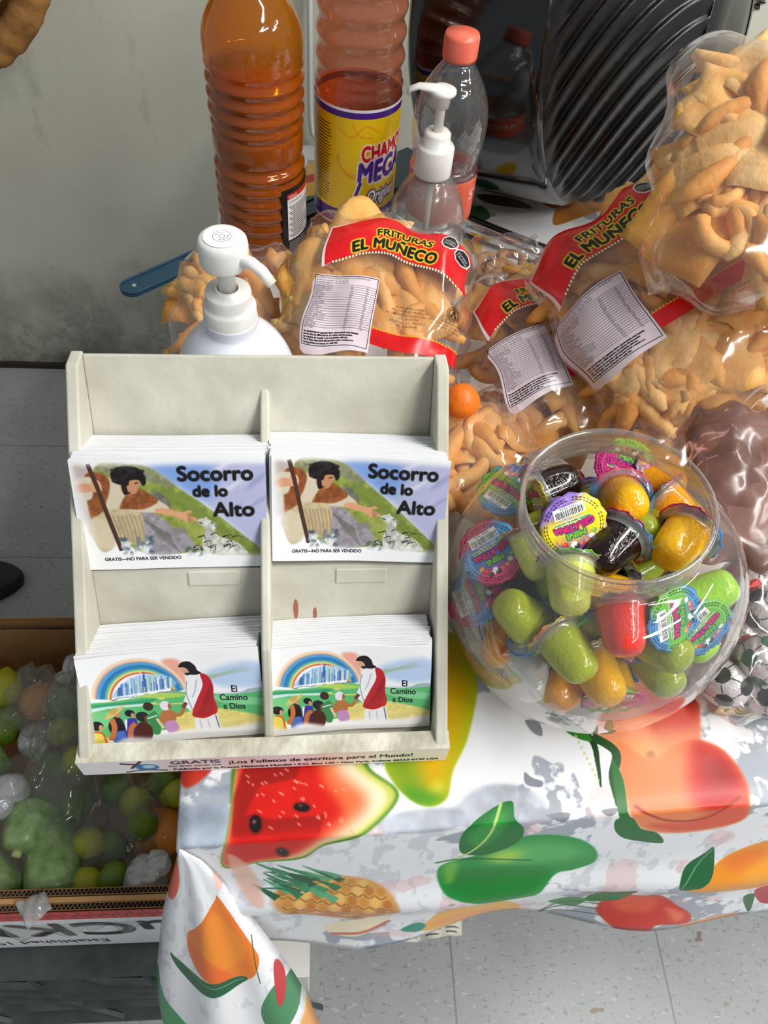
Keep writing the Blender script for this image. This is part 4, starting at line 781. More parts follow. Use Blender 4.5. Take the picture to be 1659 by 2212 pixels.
# chamoy bottle
bp = onz(760, 520, ZT); t = thing('chamoy_bottle', 'ribbed bottle with yellow and purple MEGA chamoy label', 'bottle', bp)
prof = [(.028, 0), (.039, .002), (.0415, .008), (.0418, .16), (.0415, .172), (.0422, .178)]
for k in range(70):
    z = .180+k*.0016; prof.append((.0405-.002*(k/70)+(.0016*math.cos((z-.18)/.021*2*math.pi) if z > .186 else 0), z))
zt_ = prof[-1][1]; prof += [(.036, zt_+.01), (.024, zt_+.03), (.015, zt_+.045), (.015, zt_+.06)]
SHL = lath('bottle_shell', prof, PETR, t, cap=(1, 0)); lath('dark_chamoy', [(0, .001), (.038, .003), (.0408, .01), (.0412, .06), (0, .06)], liquid('dark_chamoy', '3c0b08', '4a100a'), t, cap=(0, 0))
lath('cap', [(.0165, zt_+.058), (.0165, zt_+.076), (.015, zt_+.078)], mat('purple_cap', '4a1f86', .4), t)
label_shell('label', .0424, .046, .168, -205, 155, IM_CHAMOY, SHL, lab='yellow label with purple borders and MEGA lettering')
# clear gel pump bottle
bp = onz(897, 655, ZT); t = thing('gel_pump_bottle', 'clear hand gel bottle with white pump, in front of the water bottle', 'bottle', bp)
prof = [(.028, 0), (.034, .003), (.0355, .01), (.0352, .10), (.0345, .108), (.031, .122), (.025, .134), (.0175, .143), (.0135, .148), (.0135, .155)]
GEL = film('dusty_clear_plastic', 'eceae8', .05, .8, .12, .4, 60, haze=.30, hazecol='bdb9b4', dist=.0015); SHL = lath('bottle_shell', smoothprof(prof, 3), GEL, t, cap=(1, 0))
M_WP = mat('white_pump_plastic', 'eeeeec', .35, coat=.2, col2='dedbd2', vscale=45, var=.1)
lath('collar', [(.0165, .147), (.0168, .149), (.0168, .172), (.0155, .174), (.012, .175), (.0118, .184), (.010, .186), (.0045, .186)], M_WP, t, cap=(1, 1)); lath('dip_tube', [(.003, .01), (.003, .15)], mat('grey_tube', 'c9c9c6', .4), t)
lath('pump_stem', [(.0042, .18), (.0042, .205), (.005, .206), (.005, .208)], M_WP, t)
ph = mesh('pump_head', *cat_geo((lambda g: (g[0], g[1]+[tuple(range(31, -1, -1)), tuple(5*32+k for k in range(32))]))(lathe([(.0068, .207), (.0075, .215), (.0095, .2165), (.0115, .2185), (.0112, .221), (.009, .2222)], 32)), tube([(.002, 0, .2195), (-.010, .001, .221), (-.020, .002, .2215), (-.027, .003, .2185), (-.0285, .003, .215)], [.0085, .0065, .005, .0042, .0038], 14, flat=.45)), M_WP, t)
label_shell('label', .0359, .012, .092, -70, 55, IM_GEL, SHL, lab='pale label with small black print')
# water bottle
bp = onz(925, 596, ZT); t = thing('water_bottle', 'empty clear water bottle with coral cap and orange label', 'bottle', bp)
prof = [(.022, 0), (.030, .003), (.0325, .012), (.031, .02), (.0322, .03), (.0318, .06), (.0325, .075), (.030, .08), (.0322, .09), (.0322, .13), (.030, .136), (.0325, .145), (.0345, .165), (.0335, .182), (.028, .200), (.020, .214), (.0145, .222), (.0128, .226), (.0128, .24)]
SHL = lath('bottle_shell', smoothprof(prof, 4), film('thin_clear_pet', 'f2f5f6', .06, .9, .05, .5, 26, haze=.05, hazecol='dfe6ea', dist=.004), t, cap=(1, 0))
CORAL = mat('coral_plastic', 'ee7058', .4, coat=.1); lath('cap', [(.0148, .226), (.0152, .229), (.0152, .243), (.0142, .246), (.0, .2465)], CORAL, t, n=80, cap=(1, 0))
label_shell('label', .0330, .084, .128, -150, 210, IM_WATER, SHL, lab='orange wrap label with white lettering')
# white pump bottle behind the display
p_ = onz(499, 690, .95); bp = np.array([p_[0], p_[1], ZT-.0]); DZ = .010; t = thing('white_pump_bottle', 'glossy white bottle with round topped white pump, behind the display', 'bottle', bp)
M_GW = mat('glossy_white', 'e9ecf6', .15, coat=.6)
prof = [(.030, 0), (.040, .003), (.0425, .012), (.0425, .12), (.0418, .138), (.039, .152), (.033, .165), (.026, .174), (.019, .180), (.0175, .183), (.0175, .19)]; lath('bottle_body', smoothprof(prof, 4), M_GW, t)
lath('collar', [(.0168, .184), (.0172, .186), (.0172, .207), (.0165, .2085), (.0148, .209), (.0146, .2105), (.0146, .2175), (.0142, .219), (.0078, .2195), (.0078, .2212), (.0068, .2212), (.0065, .214)], M_WP, t, n=90, cap=(1, 1))['label'] = 'ribbed grey white screw collar'
lath('pump_stem', [(.0056, .21), (.0056, .240), (.0064, .241)], M_WP, t); PHD = lath('pump_head', [(.0130, .2395), (.0146, .2398), (.0150, .241), (.0152, .252), (.0146, .2555), (.0128, .2572), (.0, .2578)], M_WP, t, n=80, cap=(1, 0))
a = .55; d_ = np.array([math.cos(a), -math.sin(a), 0]); o = mesh('spout', *tube([np.array([0, 0, .2475])+d_*.012, np.array([0, 0, .2475])+d_*.020, np.array([0, 0, .2445])+d_*.028, np.array([0, 0, .2385])+d_*.0345], [.0042, .0042, .004, .0036], 16, flat=.8), M_WP, t)
g = boxg(0, 1, 0, 1, 0, 1); n_ = 40; V = [(0, 0, .25795)]+[(.0112*math.cos(k/n_*6.2832), .0112*math.sin(k/n_*6.2832), .2578) for k in range(n_)]; UVp = [(.5, .5)]+[(.5+.5*math.cos(k/n_*6.2832), .5+.5*math.sin(k/n_*6.2832)) for k in range(n_)]
o = mesh('top_print', V, [(0, 1+k, 1+(k+1) % n_) for k in range(n_)], imgmat('pump_print', IM_PUMP, .35), PHD, uv=UVp); o['label'] = 'round OPEN mark on the pump head'
for ch in list(t.children):
    if ch.name.split('.')[0] in ('collar', 'pump_stem', 'pump_head', 'spout'): ch.location.z -= .008
# blue handled tool behind the bottles
a, b = onz(288, 626, ZT+.006), onz(905, 352, ZT+.006); M_TEAL = mat('petrol_blue_plastic', '163e54', .45, coat=.1, col2='1c4a62', vscale=30, var=.1); ex = nz(b-a); ey = np.array([-ex[1], ex[0], 0]); LL = np.linalg.norm(b-a); M_ = frame(a, ex, ey, (0, 0, 1))
t = thing('flat_scoop', 'petrol blue plastic scoop with long flat handle sticking out past the table edge', 'scoop', M=M_)
def capsule(L0, L1, wd, n=14): return [(L1+wd*math.cos(x), wd*math.sin(x)) for x in np.linspace(-math.pi/2, math.pi/2, n)]+[(L0+wd*math.cos(x), wd*math.sin(x)) for x in np.linspace(math.pi/2, 3*math.pi/2, n)]
def plate(out, z0, z1): n = len(out); return [(x, y, z0) for x, y in out]+[(x, y, z1) for x, y in out], [tuple(range(n))[::-1], tuple(range(n, 2*n))]+[(i, (i+1) % n, n+(i+1) % n, n+i) for i in range(n)]
bevel(mesh('handle', *plate(capsule(.0, LL*.74, .0125), 0, .0045), M_TEAL, t, smooth=False), .001); bevel(mesh('handle_rim', *cat_geo(*[tube([(x, y*1.0, .005) for x, y in capsule(0, LL*.72, .0115)+[capsule(0, LL*.72, .0115)[0]]], .0014, 8, cap=False)]), M_TEAL, t), .0001)
bevel(mesh('blade', *plate([(LL*.72, -.0125), (LL*.8, -.03), (LL*1.02, -.03), (LL*1.02, .03), (LL*.8, .03), (LL*.72, .0125)], 0, .005), M_TEAL, t, smooth=False), .001)
mesh('hang_hole', *plate([(.002+.0022*math.cos(x), .0022*math.sin(x)) for x in np.linspace(0, 6.283, 17)[:-1]], .0044, .0050), mat('pale_hole', 'a8a89e', .8), t, smooth=False)['label'] = 'pale hanging hole'
# white cord down the wall
a = ony(669, 60, 1.325); b = ony(672, 270, 1.325); c_ = ony(700, 335, 1.325); o = mesh('cable', *tube(smoothprof([a+[0, .008, .6], a+[0, .008, .2], a, b, (b+c_)/2+[.004, 0, 0], c_, c_-np.array([-.02, 0, .05]), c_-np.array([-.03, 0, .3])], 6), .0045, 10), mat('white_cable', 'd5d5d0', .5)); tag(o, 'white cable hanging on the wall behind the sauce bottles', 'cable')
# ------------------------------------------------------------------ black fan
FC_ = ond(1215, 75, .80)+np.array([0, 0, .0]); FAX = camdir(.84, .33, -.40)
M_BLK = mat('glossy_black_plastic', '050607', .12, coat=.5, spec=.5, bump=.03, bscale=20); M_BLK2 = mat('dusty_black_plastic', '0c0c0d', .34, coat=.15, col2='1c1c1b', vscale=25, var=.2)
FR_ = axis_frame(FC_, FAX); t = thing('drum_fan', 'large black drum fan with swirl ribbed back shell and chrome stand', 'fan', M=FR_)
def rev(prof, n, ripple=None):
    V = []
    for r_, z in prof:
        for k in range(n):
            a_ = 2*math.pi*k/n; rr, zz = (r_, z) if ripple is None else ripple(r_, z, a_); V.append((rr*math.cos(a_), rr*math.sin(a_), zz))
    return V, [(i*n+k, i*n+(k+1) % n, (i+1)*n+(k+1) % n, (i+1)*n+k) for i in range(len(prof)-1) for k in range(n)]
R0 = .168
mesh('drum_shell', *rev([(R0-.014, -.100), (R0-.008, -.105), (R0-.003, -.100), (R0-.001, -.09)]+[(R0+.004*math.sin((z+.09)/.18*math.pi), z) for z in np.linspace(-.085, .038, 14)]+[(R0-.002, .042)], 120), M_BLK, t)
TWS = 1.25
def rip(r_, z, a_):
    k = (z-.042)/.12; tw = a_+TWS*k; s_ = (tw*34/(2*math.pi)) % 1.; h = (s_ if s_ < .75 else (1-s_)*3)
    return r_*(1-.075*h*min(1, k*8)*(1 if k < .97 else 0)), z
sh = [(R0-.002-(R0-.045)*(1-math.cos(k*math.pi/2))**1.0*1.0**.5*.88, .042+.125*math.sin(k*math.pi/2)) for k in np.linspace(0, 1, 110)]
RSH = mesh('ribbed_shell', *rev(sh, 510, rip), M_BLK2, t); mesh('back_disc', *rev([(sh[-1][0], sh[-1][1]-.001), (.0, sh[-1][1]+.006)], 40), M_BLK2, RSH); mesh('front_grille', *cat_geo(*[tube([(rr*math.cos(x), rr*math.sin(x), -.098) for x in np.linspace(0, 6.2832, 40)], .0015, 6) for rr in np.linspace(.03, .15, 9)], *[tube([(.02*math.cos(x), .02*math.sin(x), -.098), (.157*math.cos(x), .157*math.sin(x), -.098)], .0015, 6) for x in np.linspace(0, 6.2832, 9)[:-1]]), M_BLK, t)
BW_ = min((np.array(t.matrix_world)[:3, :3] @ np.array(v.co)+np.array(t.matrix_world)[:3, 3])[2] for ch in t.children for v in ch.data.vertices); FC_ = FC_+np.array([.012, .02, ZT+.003-BW_]); FR_[:3, 3] = FC_; t.matrix_world = Matrix(FR_.tolist())
M_CHR = mat('chrome', 'd8d8d8', .08, 1)
Mi = np.linalg.inv(FR_); loc = lambda p: tuple((Mi @ np.array([*p, 1.]))[:3])
a = onz(1000, 478, ZT+.012); b = onz(1205, 560, ZT+.012); e1 = onz(960, 440, ZT+.012); e2 = onz(1330, 600, ZT+.012); g1 = onz(1420, 560, ZT+.012)
mesh('chrome_foot', *tube([loc(p) for p in smoothprof([FC_+np.array([-.05, .02, -.12]), e1+np.array([-.01, .04, .05]), e1, a, b, e2, g1, FC_+np.array([.03, .06, -.12])], 8)], .0105, 16), M_CHR, t)
a = onz(1385, 352, ZT+.012); b = onz(1430, 400, ZT+.012); mesh('rear_foot', *tube([loc(FC_+np.array([.10, .05, -.09])), loc(a), loc(b)], .008, 12), M_BLK, t)
# ------------------------------------------------------------------ fried snacks
M_CHIP = [mat('fried_dough', h, .6, col2=h2, vscale=45, var=.25, bump=.5, bscale=160, sss=.15) for h, h2 in (('e8a044', 'fac878'), ('f0b05c', 'fcd690'), ('e0963a', 'f6b860'))]
M_CHIPD = mat('dark_fried_dough', '9c6c3c', .6, col2='caa06a', vscale=40, var=.2, bump=.5, bscale=160)
def chip_stick(seed):
    r = random.Random(seed); L_ = .050+.03*r.random(); k = r.uniform(-16, 16); P = []
    for i in range(9):
        t_ = (i/8-.5)*L_; P.append((t_, .5*k*t_*t_+.0012*math.sin(i*1.3+seed), .0012*math.sin(i*1.7+seed*2)))
    return tube(P, [.0024, .0052]+[.0062+.0008*math.sin(i*2.1+seed) for i in range(5)]+[.0052, .0024], 10)
def chip_sheet(seed):
    r = random.Random(seed); w_, h_ = .024+.008*r.random(), .019+.008*r.random(); n = 11; V = []
    for s_ in (1, -1):
        for j in range(n):
            for i in range(n):
                x, y = (i/(n-1)*2-1), (j/(n-1)*2-1); e = max(abs(x), abs(y)); z = .0035*math.sin(x*2.2+seed)+.003*math.sin(y*3.1+seed*2)+.0018*math.sin((x+y)*5+seed); V.append((x*w_*(1+.05*math.sin(y*4+seed)), y*h_, z+s_*.0020*(1-e**4)+s_*.0006*r.random()))
    Fc = []
    for s_ in (0, 1):
        for j in range(n-1):
            for i in range(n-1):
                q = [s_*n*n+j*n+i, s_*n*n+j*n+i+1, s_*n*n+(j+1)*n+i+1, s_*n*n+(j+1)*n+i]; Fc.append(tuple(q if s_ == 0 else q[::-1]))
    ring = [(0, i) for i in range(n)]+[(j, n-1) for j in range(1, n)]+[(n-1, i) for i in range(n-2, -1, -1)]+[(j, 0) for j in range(n-2, 0, -1)]
    for k in range(len(ring)): (j1, i1), (j2, i2) = ring[k], ring[(k+1) % len(ring)]; Fc.append((j1*n+i1, n*n+j1*n+i1, n*n+j2*n+i2, j2*n+i2))
    return V, Fc
def chip_ring(seed): return tube([(.013*math.cos(x), .011*math.sin(x), .002*math.sin(2*x+seed)) for x in np.linspace(0, 6.2832*.93, 22)], .0048, 9)
CH = {'stick': [mesh('fried_stick', *chip_stick(s), M_CHIP[s % 3]) for s in range(6)], 'sheet': [mesh('fried_square', *chip_sheet(s), M_CHIP[s % 3]) for s in range(4)], 'ring': [mesh('fried_ring', *chip_ring(s), M_CHIP[s % 3]) for s in range(2)], 'wheel': [mesh('fried_ring', *chip_ring(s+5), M_CHIPD) for s in range(2)]}
used = {k: 0 for k in CH}
KN = {'stick': ('curved golden fried stick', 'fried snack'), 'sheet': ('bubbly golden fried square', 'fried snack'), 'ring': ('golden fried ring', 'fried snack'), 'wheel': ('dark fried ring', 'fried snack')}
def put_chip(kind, M, where):
    L_ = CH[kind]; i = used[kind]; o = L_[i] if i < len(L_) else L_[int(rng.integers(len(L_)))].copy()
    if i >= len(L_): COL.objects.link(o)
    used[kind] += 1; o.matrix_world = Matrix(M.tolist()); tag(o, KN[kind][0]+' inside the '+where, KN[kind][1], KN[kind][0]+'s inside the '+where)
def thick(x, y, W_, H_, T_): a_ = max(1-abs(2*x/W_)**3.2, 0); b_ = max(1-abs(2*y/H_)**3.2, 0); return T_*(a_*b_)**.55
def fold_noise(a, b, sd):
    s = 0
    for k in range(5):
        th = sd*1.7+k*1.31; f = 5+3.1*k; q = a*math.cos(th)*f+b*math.sin(th)*f+sd*2.3+k+.8*math.sin(3*a+2*b*k+sd); s += (abs((q/math.pi) % 2-1)-.5)/(1+.6*k)
    return s
def bag(name, lab, cpx, cpy, d, W_, H_, T_, roll, n_cam, m, chips, where, seed=1, grp='bags of fried snacks piled on the table', print_box=None, cat='snack bag', taper=.12, layers=2, collapse=1.):
    c0 = ond(cpx, cpy, d); n3 = camdir(*n_cam); up = camdir(math.sin(roll), -math.cos(roll), 0); up = nz(up-n3*(up@n3)); ri = np.cross(up, n3); M = frame(c0, ri, up, n3)
    nu, nv = 56, 64; V = []; UV = []
    for s_ in (1, -1):
        for j in range(nv):
            for i in range(nu):
                a_, b_ = i/(nu-1)*2-1, j/(nv-1)*2-1; x = a_*W_/2*(1-taper*b_*b_*(1 if b_ > 0 else .6)); y = b_*H_/2*(1-.05*a_*a_); e = (1-a_**6)*(1-b_**6)
                z = s_*thick(a_*W_/2, b_*H_/2, W_, H_, T_)*(1 if s_ > 0 else .8)+.0040*e*fold_noise(a_, b_, seed+s_)*(1.6 if abs(b_) > .8 or abs(a_) > .85 else 1)+(1-e)*.004*math.sin(a_*9+seed)*math.sin(b_*7+seed)
                V.append((x+.003*math.sin(b_*9+seed)*abs(a_), y+.004*math.sin(a_*8+seed*2)*abs(b_), z)); u, v = (a_+1)/2, (b_+1)/2
                if s_ < 0: u = -1
                elif print_box: u = (u-print_box[0])/(print_box[2]-print_box[0]); v = (v-print_box[1])/(print_box[3]-print_box[1])
                UV.append((u, v))
    g = lambda s_, j, i: s_*nu*nv+j*nu+i; Fc = []
    for j in range(nv-1):
        for i in range(nu-1): Fc += [(g(0, j, i), g(0, j, i+1), g(0, j+1, i+1), g(0, j+1, i)), (g(1, j, i+1), g(1, j, i), g(1, j+1, i), g(1, j+1, i+1))]
    o = mesh(name, V, Fc, m, uv=UV); o.matrix_world = Matrix(M.tolist()); tag(o, lab, cat, grp)
    r = random.Random(seed*13)
    for kind, n in chips:
        for q in range(n):
            lay = q % layers; x = r.uniform(-.335, .335)*W_; y = r.uniform(-.36, .36)*H_; tz = thick(x*1.06, y*1.06, W_, H_, T_); z = tz-.0165-lay*.010-.003*r.random()
            if tz < .010: z = 0
            gx = (thick(x+.004, y, W_, H_, T_)-thick(x-.004, y, W_, H_, T_))/.008; gy = (thick(x, y+.004, W_, H_, T_)-thick(x, y-.004, W_, H_, T_))/.008
            nn = nz([-gx*.9+r.uniform(-.12, .12), -gy*.9+r.uniform(-.12, .12), 1]); th = r.uniform(0, 6.28); xx = np.array([math.cos(th), math.sin(th), 0]); xx = nz(xx-nn*(xx@nn)); yy = np.cross(nn, xx); s_ = r.uniform(.9, 1.2)
            put_chip(kind, M @ frame((x, y, z), xx*s_, yy*s_, nn*s_), where)
    return M
FILM_P = film('printed_clear_film', 'fbf6f4', .06, .75, .10, 1., 7, img=IM_BAG, haze=.03, dist=.010, det=1.5)
FILM_C = film('clear_film', 'fbf6f4', .06, .75, .10, 1., 7, haze=.04, dist=.010, det=1.5)
MP = lambda a, b, c_: [('stick', a), ('sheet', b), ('ring', c_)]
bag('snack_bag', 'bag of fried snacks standing behind the display, red El Muneco band readable whole', 808, 705, .625, .156, .186, .044, .16, (-.05, -.18, -1), FILM_P, MP(46, 22, 4), 'bag behind the display', 1, print_box=(.15, .03, .97, .95))
bag('snack_bag', 'small bag of fried snacks between the middle bag and the large right bag', 1178, 785, .640, .150, .175, .042, -.36, (.0, -.25, -1), FILM_P, MP(34, 14, 4), 'bag partly under the large right bag', 2, print_box=(.11, .05, .93, .92))
bag('snack_bag', 'large bag of fried snacks at right, nutrition panel and red band facing up', 1452, 672, .575, .168, .190, .044, -.56, (-.2, .0, -1), FILM_P, MP(46, 30, 4), 'large bag at right', 3, print_box=(-.03, .16, .80, 1.04))
bag('snack_bag', 'bag of fried snacks at upper right, topmost of the pile, leaning on the fan', 1690, 385, .50, .168, .184, .046, .14, (-.1, -.1, -1), FILM_P, MP(30, 30, 4), 'topmost bag at upper right', 4, print_box=(.37, .29, 1.3, .99))
bag('snack_bag', 'bag of fried snacks behind the white pump bottle at the table edge', 512, 705, .665, .115, .150, .032, .05, (-.1, -.2, -1), FILM_C, MP(22, 6, 6), 'bag behind the white pump bottle', 5)
bag('snack_bag', 'small clear bag of dark fried rings behind the pile', 1085, 585, .73, .085, .075, .020, -.1, (0, -.4, -1), FILM_C, [('wheel', 9)], 'small bag of dark rings', 6)
bag('snack_bag', 'bag of fried snacks lying flat between the display and the jar', 1030, 985, .60, .095, .12, .026, .2, (0, -.5, -1), FILM_C, MP(20, 5, 2), 'bag between the display and the jar', 7)
bag('snack_bag', 'bag of fried snacks under the large right bag, behind the jar', 1490, 925, .59, .140, .10, .026, -.4, (0, -.45, -1), FILM_C, MP(22, 9, 4), 'bag behind the jar', 8)
bag('snack_bag', 'bag of fried snacks mostly hidden under the right pile', 1560, 600, .69, .13, .13, .025, -.3, (0, -.45, -1), FILM_C, MP(10, 6, 0), 'hidden bag in the right pile', 9)
V, Fc = lathe([(.0001, -.0135)]+[(.0138*math.sin(x)*(1+.04*math.sin(5*x)), -.0135*math.cos(x)) for x in np.linspace(.2, 2.94, 14)]+[(.0001, .0135)], 24); o = mesh('puffed_ball', V, Fc, mat('bright_orange_puff', 'f07408', .5, bump=.4, bscale=150, coat=.15)); o.location = tuple(ond(997, 866, .585)); tag(o, 'bright orange puffed ball at the bottom of the bag behind the display', 'fried snack')
# ------------------------------------------------------------------ jar of jelly cups
JC = np.array([.196, .268, ZT+.004]); t = thing('candy_jar', 'round clear plastic jar with open wide mouth full of mini jelly cups', 'jar', M=frame(JC, nz([1, 0, .11]), (0, 1, 0), nz([-.11, 0, 1])))
JP = film('jar_pet', 'f6f4f2', .045, .85, .04, .10, 12, haze=.03, dist=.004)
prof = smoothprof([(.001, .004), (.048, .003), (.060, .0), (.072, .004), (.090, .022), (.0985, .050), (.1000, .078), (.096, .104), (.085, .125), (.070, .138), (.0580, .143), (.0560, .147)], 5)
lath('jar_body', prof, JP, t, n=96, cap=(0, 0)); thr = [(.0560, .147)]
for z in np.linspace(.148, .165, 30): thr.append((.0560+.0013*max(0, math.sin((z-.148)/.0057*2*math.pi)), z))
lath('jar_neck', thr+[(.0575, .166), (.0580, .1675), (.0570, .1685), (.0550, .168), (.0545, .165), (.0545, .147)], film('jar_neck_pet', 'eeeae6', .10, .85, .06, .15, 20, haze=.08, dist=.003), t, n=96, cap=(0, 0))
def jelly(name, col, col2):
    m = mat(name, col, .12, coat=.6, bump=.35, bscale=420, bdet=1, sss=.5, trans=.12); b = m.node_tree.nodes['Principled BSDF']; b.inputs['Subsurface Scale'].default_value = .012; b.inputs['IOR'].default_value = 1.35; return m
JEL = {k: jelly('jelly_'+k, v, v) for k, v in dict(yellow='ffbe10', amber='fca808', dark='1c0a0a', red='ff4434', green='bccc38', olive='a4b83c', lime='b4f044', white='ececea', pale='d8e070').items()}
M_CUP = film('cup_plastic', 'f3f3f1', .10, .8, .10, .3, 60, haze=.14, dist=.001)
def cup_parts(col, lid, par):
    body = smoothprof([(.0001, .0345), (.006, .0338), (.0105, .0305), (.0128, .024), (.0145, .012), (.0158, .002)], 4); V, Fc = lathe(body[::-1], 28); V = [(x*(1+.04*math.sin(3*math.atan2(y, x))), y, z) for x, y, z in V]; Fc.append(tuple(range(27, -1, -1))); mesh('jelly', V, Fc, JEL[col], par)
    fl_ = [(.0163, .0065), (.0166, .0035), (.0180, .0028), (.0198, .0022), (.0200, .0010), (.0198, .0004)]; V, Fc = lathe(fl_, 36); mesh('cup_flange', V, Fc, M_CUP, par)
    V = [(0, 0, .0002)]; UV = [(.5, .5)]; n = 72
    for rr in (.006, .012, .0165, .0185, .0212):
        for k in range(n):
            a_ = 2*math.pi*k/n; zz = .0002 if rr < .017 else (.0006 if rr < .02 else .0010+.0009*math.sin(k*7.3)+.0005*math.sin(k*2.9)); r2 = rr*(1+(.02*math.sin(k*5.1) if rr > .02 else 0)); V.append((r2*math.cos(a_), r2*math.sin(a_), zz)); UV.append((.5-.49*rr/.0212*math.cos(a_), .5+.49*rr/.0212*math.sin(a_)))
    Fc = [(0, 1+(k+1) % n, 1+k) for k in range(n)]
    for j in range(4): Fc += [(1+j*n+k, 1+j*n+(k+1) % n, 1+(j+1)*n+(k+1) % n, 1+(j+1)*n+k) for k in range(n)]
    o = mesh('foil_lid', V, Fc, LIDS[lid], par, uv=UV); mo = o.modifiers.new('s', 'SOLIDIFY'); mo.thickness = .0003; return par
E0, EA, EC = JC+[-.008, 0, .079], .0785, .058
def at_shell(px, py, k=1.):
    r = ray(px, py); S_ = np.array([1/(EA*k), 1/(EA*k), 1/(EC*k)]); o_ = (CAM-E0)*S_; d = r*S_; A, B, C_ = d@d, 2*o_@d, o_@o_-1; D_ = B*B-4*A*C_
    tt_ = (-B-math.sqrt(max(D_, 0)))/(2*A); return CAM+r*tt_
CUPS = [ # px, py, tip direction on screen (x, y, away), colour, lid, label, shell factor
 (1222, 1122, (-.12, -.28, 1), 'dark', 0, 'dark jelly cup showing its purple and yellow lid, in the jar mouth', 1.14, 2.75),
 (1195, 1052, (.9, -.35, .1), 'dark', 0, 'dark jelly cup lying on its side behind the purple lid', 1.02, 0),
 (1318, 1185, (-.65, .55, -.45), 'dark', 1, 'dark dimpled jelly cup at the front of the jar mouth', 1.02, 0),
 (1352, 1083, (-.1, .15, -1), 'yellow', 1, 'yellow jelly cup with dome pointing up in the jar mouth', 1.10, 0),
 (1465, 1175, (-.62, .45, -.5), 'yellow', 1, 'yellow jelly cup with tip toward lower left, frontmost in the mouth', 1.16, 0),
 (1462, 1105, (.62, .62, -.4), 'amber', 1, 'amber jelly cup pointing to lower right at the mouth edge', 1.04, 0),
 (1420, 1042, (.8, .1, -.3), 'amber', 1, 'amber jelly cup at the back of the jar mouth', .98, 0),
 (1340, 1022, (.05, .3, 1), 'yellow', 3, 'jelly cup with blue and green lid at the back of the mouth', 1.0, .4),
 (1048, 1185, (.3, .1, .9), 'red', 1, 'jelly cup with pink and blue lid pressed to the left wall', 1.10, 2.6),
 (1090, 1062, (.3, .5, .8), 'pale', 2, 'jelly cup with blue green lid high at the left wall', 1.05, .6),
 (1112, 1335, (-.55, -.5, -.35), 'green', 2, 'green jelly cup with blue and green lid at left of the jar', 1.12, 0),
 (1232, 1262, (-.1, .75, -.4), 'pale', 3, 'pale green jelly cup below the left of the neck', 1.08, 0),
 (1228, 1425, (.35, .6, -.5), 'green', 4, 'olive yellow jelly cup left of the red one', 1.14, 0),
 (1350, 1352, (-.02, .8, -.35), 'red', 4, 'red jelly cup with tip down at the front of the jar', 1.17, 0),
 (1462, 1415, (.4, .3, -.6), 'olive', 0, 'olive green jelly cup right of the red one', 1.12, 0),
 (1548, 1285, (.55, -.35, -.2), 'lime', 2, 'bright lime jelly cup at the right wall', 1.06, 0),
 (1548, 1392, (.5, .6, -.3), 'lime', 3, 'yellow lime jelly cup low at the right wall', 1.04, 0),
 (1432, 1322, (-.4, -.2, .8), 'pale', 2, 'jelly cup with blue lid right of the red one', 1.08, 1.2),
 (1508, 1335, (-.3, -.4, .8), 'pale', 2, 'jelly cup with blue rimmed lid at the right', 1.06, 2.2),
 (1042, 1412, (-.35, .5, -.3), 'amber', 2, 'pale amber jelly cup low at the left wall', 1.06, 0),
 (1130, 1472, (.15, .75, -.3), 'white', 4, 'milky white jelly cup near the bottom left of the jar', 1.10, 0),
 (1215, 1515, (-.5, .45, -.4), 'amber', 0, 'orange jelly cup on the jar bottom at left', 1.08, 0),
 (1335, 1522, (.0, -.85, .55), 'yellow', 3, 'jelly cup with green and pink lid at the bottom front', 1.12, 3.1),
 (1468, 1490, (.3, .5, -.4), 'olive', 0, 'olive jelly cup near the bottom right of the jar', 1.06, 0),
 (1020, 1300, (.5, .3, .7), 'pale', 1, 'jelly cup with pink lid edge at the far left', 1.0, 1.0),
 (1160, 1190, (.2, .8, -.2), 'pale', 4, 'dusty olive jelly cup under the left of the neck', .98, 0),
 (1300, 1478, (.2, .5, -.5), 'yellow', 4, 'yellow jelly cup under the red one', 1.02, 0)]
JPR = np.array([(p_[1], p_[0]) for p_ in prof]+[(.147, .056), (.185, .0545)]); JM = frame(JC, nz([1, 0, .11]), (0, 1, 0), nz([-.11, 0, 1])); JI = np.linalg.inv(JM)
def fits(p, ax):
    for off, mr in ((-.015, .0225), (.008, .0165), (.0215, .0085)):
        q = (JI @ np.array([*(p+ax*off), 1.]))[:3]; R_ = np.interp(q[2]-(0 if q[2] > .08 else mr*.2), JPR[:, 0], JPR[:, 1])
        if q[2] < mr*.45+.003 or math.hypot(q[0], q[1])+mr*(.66 if q[2] < .13 else .78) > R_: return False
    return True
def pull(p, ax):
    for _ in range(40):
        if fits(p, ax): break
        p = p+(E0-np.array([0, 0, .026])-p)*.02
    return p
placed = []
for px, py, dr, cl, ld, lab, kf, ro in CUPS:
    ax = camdir(*dr); p = pull(at_shell(px, py, kf), ax); M_ = axis_frame(p-ax*.015, ax, up=-camdir(0, -1, 0), roll=ro); q = thing('jelly_cup', lab, 'jelly cup', M=M_, group='jelly cups in the round jar'); cup_parts(cl, ld, q); placed.append(p)
src = {}
